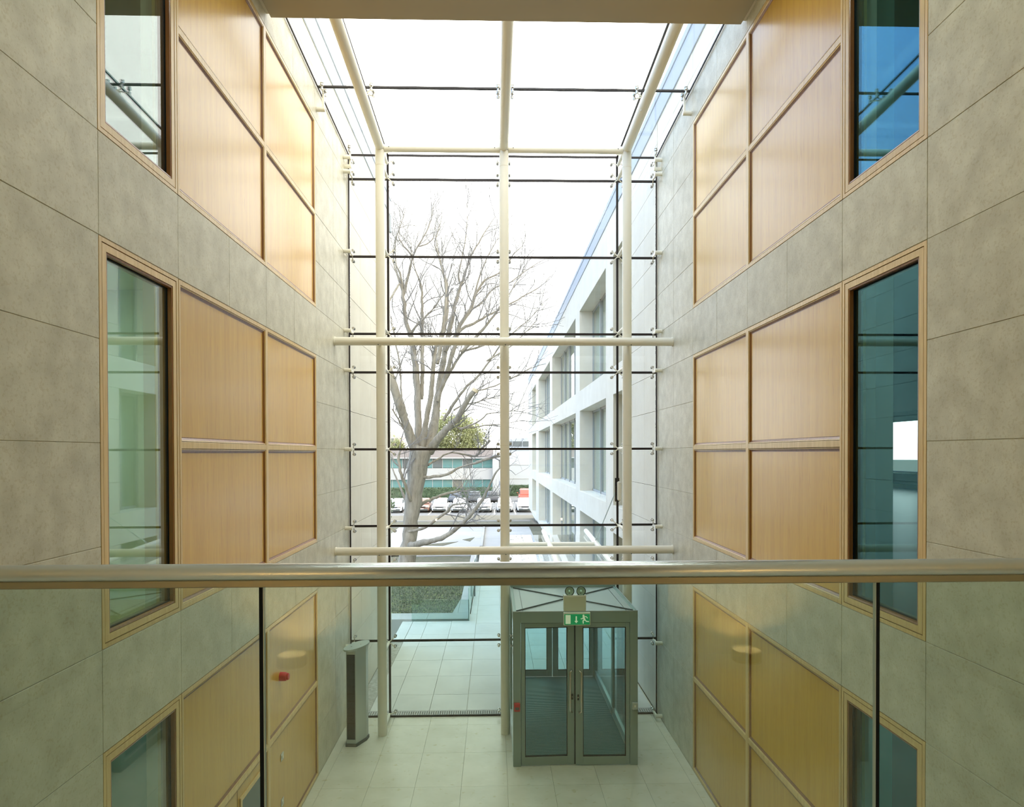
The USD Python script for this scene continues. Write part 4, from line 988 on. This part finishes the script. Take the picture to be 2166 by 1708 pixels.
def sprout(p, d, L, r, depth):
    global ntw
    if ntw > 7000 or r < 0.004:
        return
    n = 5
    pts, rr = [p], [r]
    d = d / np.linalg.norm(d)
    for k in range(n):
        d = d + rng.normal(0, 0.16, 3) + np.array([0, 0, 0.05])
        d /= np.linalg.norm(d)
        pts.append(pts[-1] + d * L / n); rr.append(max(r * (1 - 0.6 * (k + 1) / n), 0.0045))
    twig.tube(pts, rr, 4 if r < 0.02 else 6, caps=False)
    ntw += 1
    if depth <= 0:
        return
    for k in range(1, n + 1):
        if rng.random() < 0.8:
            sd = rng.normal(0, 1, 3); sd -= d * (sd @ d); sd /= np.linalg.norm(sd)
            ang = rng.uniform(0.45, 0.95)
            sprout(pts[k], d * math.cos(ang) + sd * math.sin(ang) + np.array([0, 0, 0.15]), L * rng.uniform(0.45, 0.75), rr[k] * rng.uniform(0.55, 0.8), depth - 1)


for k, (nm, rws) in enumerate(TREE):
    s = smooth_path(rws)
    if k == 0:
        s[0, 2] = -0.75; s[0, 3] *= 1.15
    else:
        s[:, 3] *= 0.80
    big = s[:, 3].max() > 0.2
    jit = s[:, :3] + rng.normal(0, 0.010, (len(s), 3)) * (1 if not big else 1.5)
    MB().tube(jit, s[:, 3] * (1 + rng.normal(0, 0.05, len(s))), 14 if big else 9).build(nm, BARK, bt, smooth=True)
    if k == 0:
        continue
    m_ = len(s)
    for i in range(max(2, m_ // 3), m_):
        low = s[i, 2] < 6.0
        if rng.random() < (0.30 if low else 0.62):
            t = s[i, :3] - s[i - 1, :3]; t /= np.linalg.norm(t)
            sd = rng.normal(0, 1, 3); sd -= t * (sd @ t); sd /= np.linalg.norm(sd)
            a = rng.uniform(0.5, 1.0)
            r0 = min(s[i, 3] * 0.5, 0.032)
            sprout(s[i, :3], t * math.cos(a) + sd * math.sin(a) + np.array([0, 0, 0.2]), rng.uniform(0.9, 2.0), max(r0, 0.016), 2 if low else 3)
MB().cyl((s0 := np.array(TREE[6][1][-1][:3])) - [0.02, 0, 0.03], s0 + [0.05, 0, 0.09], TREE[6][1][-1][3] * 1.05, n=12).build("sawn_end", CUTW, bt)
twig.build("twig", TWIG, bt, kind="stuff")

# ------------------------------------------------------------------ cars
def car(x, y, color, label, z=0.0, flip=False, suv=False, estate=False):
    """front towards -y unless flipped"""
    t = thing("parked_car", label, "car", (x, y, z))
    k = -1 if flip else 1
    hh = 1.72 if suv else 1.42
    bh = 0.95 if suv else 0.80
    w = 0.86
    X = lambda a, b: (x + a, y + k * b)

    def loft(sections):
        """sections: (y, halfwidth, z0, z1, top halfwidth)"""
        v, f = [], []
        for (yy, hw, z0, z1, tw) in sections:
            for (a, zz) in ((-hw * 0.93, z0), (-hw, z0 + 0.12), (-hw, z1 - 0.14), (-tw, z1), (tw, z1), (hw, z1 - 0.14), (hw, z0 + 0.12), (hw * 0.93, z0)):
                p_ = X(a, yy); v.append((p_[0], p_[1], z + zz))
        n = 8
        for i in range(len(sections) - 1):
            for j in range(n):
                jj = (j + 1) % n
                f.append((i * n + j, i * n + jj, (i + 1) * n + jj, (i + 1) * n + j))
        last = (len(sections) - 1) * n
        for b in (0, last):
            for q in ((0, 1, 6, 7), (1, 2, 5, 6), (2, 3, 4, 5)):
                f.append(tuple(b + c for c in q))
        return MB().add(v, f)
    paint = plain("car_paint_%d" % COUNT.get(("/World", "parked_car"), 0), color, 0.22, 0.0, coat_weight=0.6)
    loft([(-2.10, 0.70, 0.30, bh - 0.24, 0.60), (-2.02, 0.80, 0.22, bh - 0.12, 0.68), (-1.75, w, 0.20, bh - 0.04, 0.72), (-1.0, w, 0.20, bh + 0.06, 0.74), (0.6, w, 0.20, bh + 0.08, 0.76), (1.6, w, 0.20, bh + 0.06, 0.74), (2.0, 0.82, 0.24, bh, 0.70), (2.10, 0.74, 0.32, bh - 0.2, 0.62)]).build("body", paint, t, smooth=35)
    ye = 1.95 if (suv or estate) else 1.35
    loft([(-1.05, 0.74, bh - 0.05, bh + 0.20, 0.70), (-0.35, 0.72, bh - 0.05, hh - 0.04, 0.56), (0.1, 0.72, bh - 0.05, hh, 0.57), (0.9, 0.72, bh - 0.05, hh - 0.02, 0.56), (ye - 0.25, 0.70, bh - 0.05, hh - 0.10 if not estate else hh - 0.05, 0.54), (ye, 0.68, bh - 0.05, bh + 0.2, 0.6)]).build("cabin", paint, t, smooth=35)
    gm = CARGLASS
    q = [X(-0.62, -1.07), X(0.62, -1.07), X(0.51, -0.40), X(-0.51, -0.40)]
    v = [(q[0][0], q[0][1], z + bh + 0.16), (q[1][0], q[1][1], z + bh + 0.16), (q[2][0], q[2][1], z + hh - 0.075), (q[3][0], q[3][1], z + hh - 0.075)]
    v += [(a, b + k * 0.10, c - 0.02) for a, b, c in v]
    MB().add(v, [(0, 1, 2, 3), (4, 7, 6, 5), (0, 4, 5, 1), (2, 6, 7, 3), (1, 5, 6, 2), (0, 3, 7, 4)]).build("windscreen", gm, t)
    for sx in (-1, 1):
        b0, b1 = X(sx * 0.735, -0.75), X(sx * 0.66, ye - 0.35)
        MB().prism([(y + k * -0.8, z + bh + 0.10), (y + k * (ye - 0.25), z + bh + 0.10), (y + k * (ye - 0.45), z + hh - 0.14), (y + k * -0.30, z + hh - 0.12)], "x", min(x + sx * 0.63, x + sx * 0.725), max(x + sx * 0.63, x + sx * 0.725)).build("side_window", gm, t)
        p_ = X(sx * 0.58, -2.06)
        MB().box(p_[0] - 0.15, p_[0] + 0.15, p_[1] - 0.05, p_[1] + 0.05, z + bh - 0.26, z + bh - 0.12, 0.03).build("headlight", CHROME if not flip else RED, t)
        p_ = X(sx * 0.93, -0.72)
        MB().box(p_[0] - 0.09, p_[0] + 0.09, p_[1] - 0.05, p_[1] + 0.05, z + bh + 0.08, z + bh + 0.21, 0.03).build("wing_mirror", paint, t)
        for yy in (-1.35, 1.30):
            p_ = X(sx * 0.77, yy)
            MB().cyl((p_[0] - 0.1, p_[1], z + 0.31), (p_[0] + 0.1, p_[1], z + 0.31), 0.31, n=18).build("wheel", BLACK, t)
    p_ = X(0, -2.10)
    MB().box(p_[0] - 0.42, p_[0] + 0.42, p_[1] - 0.03, p_[1] + 0.03, z + bh - 0.25, z + bh - 0.16, 0.01).build("grille", BLACK, t)
    MB().box(p_[0] - 0.68, p_[0] + 0.68, p_[1] - 0.06, p_[1] + 0.1, z + 0.24, z + 0.42, 0.03).build("bumper", DARKG, t)
    MB().box(p_[0] - 0.26, p_[0] + 0.26, p_[1] - 0.075, p_[1] - 0.05, z + 0.38, z + 0.48, 0.004).build("number_plate", WHITE, t)
    return t


CARGLASS = plain("car_glass", (0.10, 0.115, 0.12), 0.06)
CW = (0.60, 0.60, 0.585)
ZP = -1.41
car(-10.85, 72.1, (0.62, 0.66, 0.70), "pale silver parked car left of the bare tree trunk", ZP)
car(-7.95, 72.3, (0.22, 0.11, 0.08), "brown parked car half hidden right of the bare tree trunk", ZP)
car(-6.03, 72.2, CW, "white parked car, first one right of the bare tree trunk", ZP, estate=True)
car(-3.94, 72.1, CW, "white parked car second to the right of the bare tree trunk", ZP)
car(-1.35, 72.1, CW, "white parked car facing the hall, nearest left of the centre mast", ZP)
car(0.90, 72.2, CW, "white parked car partly hidden by the centre mast", ZP)
car(3.05, 72.1, (0.70, 0.71, 0.73), "white parked car beside the corner of the stone office building", ZP)
car(-5.2, 86.1, (0.07, 0.08, 0.10), "dark blue parked car in the far row", ZP, flip=True)
car(-2.72, 86.1, (0.06, 0.065, 0.07), "black parked car in the far row behind the white ones", ZP, flip=True)
car(-0.44, 86.0, (0.045, 0.045, 0.05), "black parked car in the far row by the centre mast", ZP, flip=True)
car(3.75, 86.0, (0.50, 0.09, 0.06), "red parked van in the far row beside the stone office building", ZP, flip=True, suv=True)
tc = thing("traffic_cone", "orange traffic cone in the car park", "traffic cone", (-7.14, 84, ZP))
MB().cyl((-7.14, 84, ZP + 0.04), (-7.14, 84, ZP + 1.0), 0.22, 0.04, 14).build("cone", plain("cone_orange", (0.75, 0.12, 0.05), 0.5), tc, smooth=40)
MB().box(-7.4, -6.88, 83.75, 84.25, ZP, ZP + 0.05).build("base", BLACK, tc)
bm = thing("bay_marking", "white painted parking bay lines on the asphalt between the cars", "road marking", (0, 69, ZP))
for xx in (-9.5, -7.0, -4.95, -2.65, -0.2, 1.98, 4.2):
    MB().box(xx - 0.06, xx + 0.06, 68.0, 74.0, ZP - 0.01, ZP + 0.006).build("bay_line", WHITE, bm)

# ------------------------------------------------------------------ far buildings and trees
fb = thing("low_office_block", "low white office block with green glass bands behind the car park", "building", (-8, 96, ZP))
MB().box(-22, -0.35, 94.6, 106, 4.25, 5.32).build("roof_fascia", BLDR, fb)
MB().box(-22.1, -0.3, 94.5, 106, 4.14, 4.30).build("eaves_line", BLDW, fb)
MB().box(-22, -0.4, 95.3, 106, ZP, 4.15).build("core", BLDD, fb)
MB().box(-22, -0.4, 94.85, 95.3, 1.12, 2.75).build("white_band", BLDW, fb)
MB().box(-22, -0.4, 94.95, 95.3, ZP, -0.16).build("base_band", BLDW, fb)
MB().box(-0.45, 0.45, 94.2, 106, ZP, 4.7).build("end_wall", BLDW, fb)
for k in range(15):
    xa = -21.9 + k * 1.43
    MB().box(xa, xa + 1.36, 95.1, 95.3, 2.80, 4.12).build("window_pane", BLDG if k % 3 else BLDD, fb)
    MB().box(xa, xa + 1.36, 95.1, 95.3, -0.14, 1.10).build("window_pane", BLDG if (k + 1) % 4 else BLDD, fb)
    MB().box(xa + 1.36, xa + 1.43, 95.05, 95.3, -0.16, 4.12).build("window_mullion", BLDW, fb)
ab = thing("arched_hall", "grey hall with a curved roof and strip windows far behind on the right", "building", (6, 131, ZP))
MB().prism([(1.2, ZP), (22, ZP), (22, 7.0), (16, 8.0), (10, 8.1), (4, 7.75), (1.2, 7.35)], "y", 130, 150).build("curved_roof_shell", plain("arch_roof", (0.40, 0.43, 0.47), 0.6), ab)
for k in range(9):
    MB().box(1.5 + k * 1.95, 3.25 + k * 1.95, 129.85, 130.02, 6.25, 7.2).build("strip_window", BLDD, ab)
gw2 = thing("grey_shed", "plain grey metal shed wall behind the car park on the right", "building", (6, 101, ZP))
MB().box(1.3, 22, 100, 112, ZP, 5.1).build("shed_wall", plain("shed_grey", (0.44, 0.46, 0.47), 0.6), gw2)
for z in (1.0, 3.1):
    MB().box(1.28, 22, 99.95, 100.02, z, z + 0.06).build("cladding_joint", BLDW, gw2)
tb = thing("far_tower_block", "distant pinkish tower block at the left edge of the view", "building", (-24.5, 161, ZP))
MB().box(-27.5, -23.0, 160, 170, ZP, 9.2).box(-26.2, -24.3, 161, 168, 9.2, 10.2).build("tower", plain("tower_brick", (0.48, 0.38, 0.34), 0.8), tb)
for k in range(4):
    for j in range(3):
        MB().box(-27.1 + k * 1.05, -26.5 + k * 1.05, 159.9, 160.05, 4.9 + j * 1.4, 5.7 + j * 1.4).build("window_pane", BLDD, tb)


def leafy(name, label, cat, cx_, cy_, rx, rz, zc, n, size, mat, trunk=True, seed=1):
    t = thing(name, label, cat, (cx_, cy_, ZP))
    g = np.random.default_rng(seed)
    # foliage in clumps on an irregular crown
    cl = g.normal(0, 1, (70, 3)); cl /= np.linalg.norm(cl, axis=1, keepdims=True); cl *= g.uniform(0.45, 1.0, (70, 1)) ** 0.6
    c = cl[g.integers(0, 70, n)] + g.normal(0, 0.16, (n, 3))
    c = c * [rx, rx * 0.8, rz] + [cx_, cy_, zc]
    c[:, 2] = np.maximum(c[:, 2], -0.2)
    a = g.normal(0, 1, (n, 3)); a /= np.linalg.norm(a, axis=1, keepdims=True)
    b = np.cross(a, g.normal(0, 1, (n, 3))); b /= np.linalg.norm(b, axis=1, keepdims=True)
    s_ = g.uniform(0.6, 1.3, (n, 1)) * size
    v = np.stack([c + a * s_, c + b * s_ * 0.6, c - a * s_, c - b * s_ * 0.6], 1).reshape(-1, 3)
    MB().add(v, np.arange(4 * n).reshape(-1, 4)).build("foliage", mat, t, kind="stuff")
    if trunk:
        MB().tube([(cx_, cy_, ZP), (cx_ + 0.1, cy_, zc * 0.6), (cx_, cy_, zc + rz * 0.4)], [0.28, 0.2, 0.08], 10).build("trunk", BARK, t, smooth=True)
        for k in range(6):
            d = g.normal(0, 1, 3); d[2] = abs(d[2]) + 0.3; d /= np.linalg.norm(d)
            MB().tube([(cx_, cy_, zc * 0.55 + k * 0.2), np.array([cx_, cy_, zc * 0.6 + k * 0.2]) + d * rz * 0.7], [0.09, 0.02], 6).build("branch", BARK, t)
    return t


leafy("autumn_tree", "round yellow-green autumn tree behind the low office block", "tree", -6.4, 111, 4.1, 3.7, 7.4, 8000, 0.22, LEAF, seed=3)
leafy("green_tree", "small green tree behind the bare trunk", "tree", -12.2, 113, 2.2, 2.4, 5.0, 2600, 0.22, LEAF, seed=5)
leafy("far_tree", "low green tree at the far left edge beside the tower block", "tree", -16.9, 112, 2.0, 2.2, 4.8, 2000, 0.22, LEAF, seed=6)
leafy("evergreen_shrub", "dark leafy shrub at the left behind the bare trunk", "shrub", -8.6, 48.0, 0.9, 1.3, 1.2, 2200, 0.12, HEDGE, trunk=False, seed=8)
for k, (xa, xb, yh, hh, lab) in enumerate([(-22, -0.5, 92.5, 0.05, "clipped green hedge along the foot of the low office block"), (1.4, 12.0, 97.5, 0.1, "clipped green hedge in front of the grey shed")]):
    t = thing("hedge", lab, "hedge", ((xa + xb) / 2, yh, 0))
    MB().box(xa + 0.1, xb - 0.1, yh - 0.4, yh + 0.4, ZP, hh - 0.1).build("hedge_core", HEDGE, t)
    g = np.random.default_rng(20 + k)
    n = 5000
    c = np.c_[g.uniform(xa, xb, n), yh + g.uniform(-0.5, 0.5, n), g.uniform(ZP, hh, n)]
    top = g.random(n) < 0.5
    c[top, 2] = hh + g.normal(0, 0.04, top.sum()); c[~top, 1] = yh - 0.5 + g.normal(0, 0.03, (~top).sum())
    a = g.normal(0, 1, (n, 3)); a /= np.linalg.norm(a, axis=1, keepdims=True)
    b = np.cross(a, g.normal(0, 1, (n, 3))); b /= np.linalg.norm(b, axis=1, keepdims=True)
    v = np.stack([c + a * 0.10, c + b * 0.06, c - a * 0.10, c - b * 0.06], 1).reshape(-1, 3)
    MB().add(v, np.arange(4 * n).reshape(-1, 4)).build("hedge_leaf", HEDGE, t, kind="stuff")
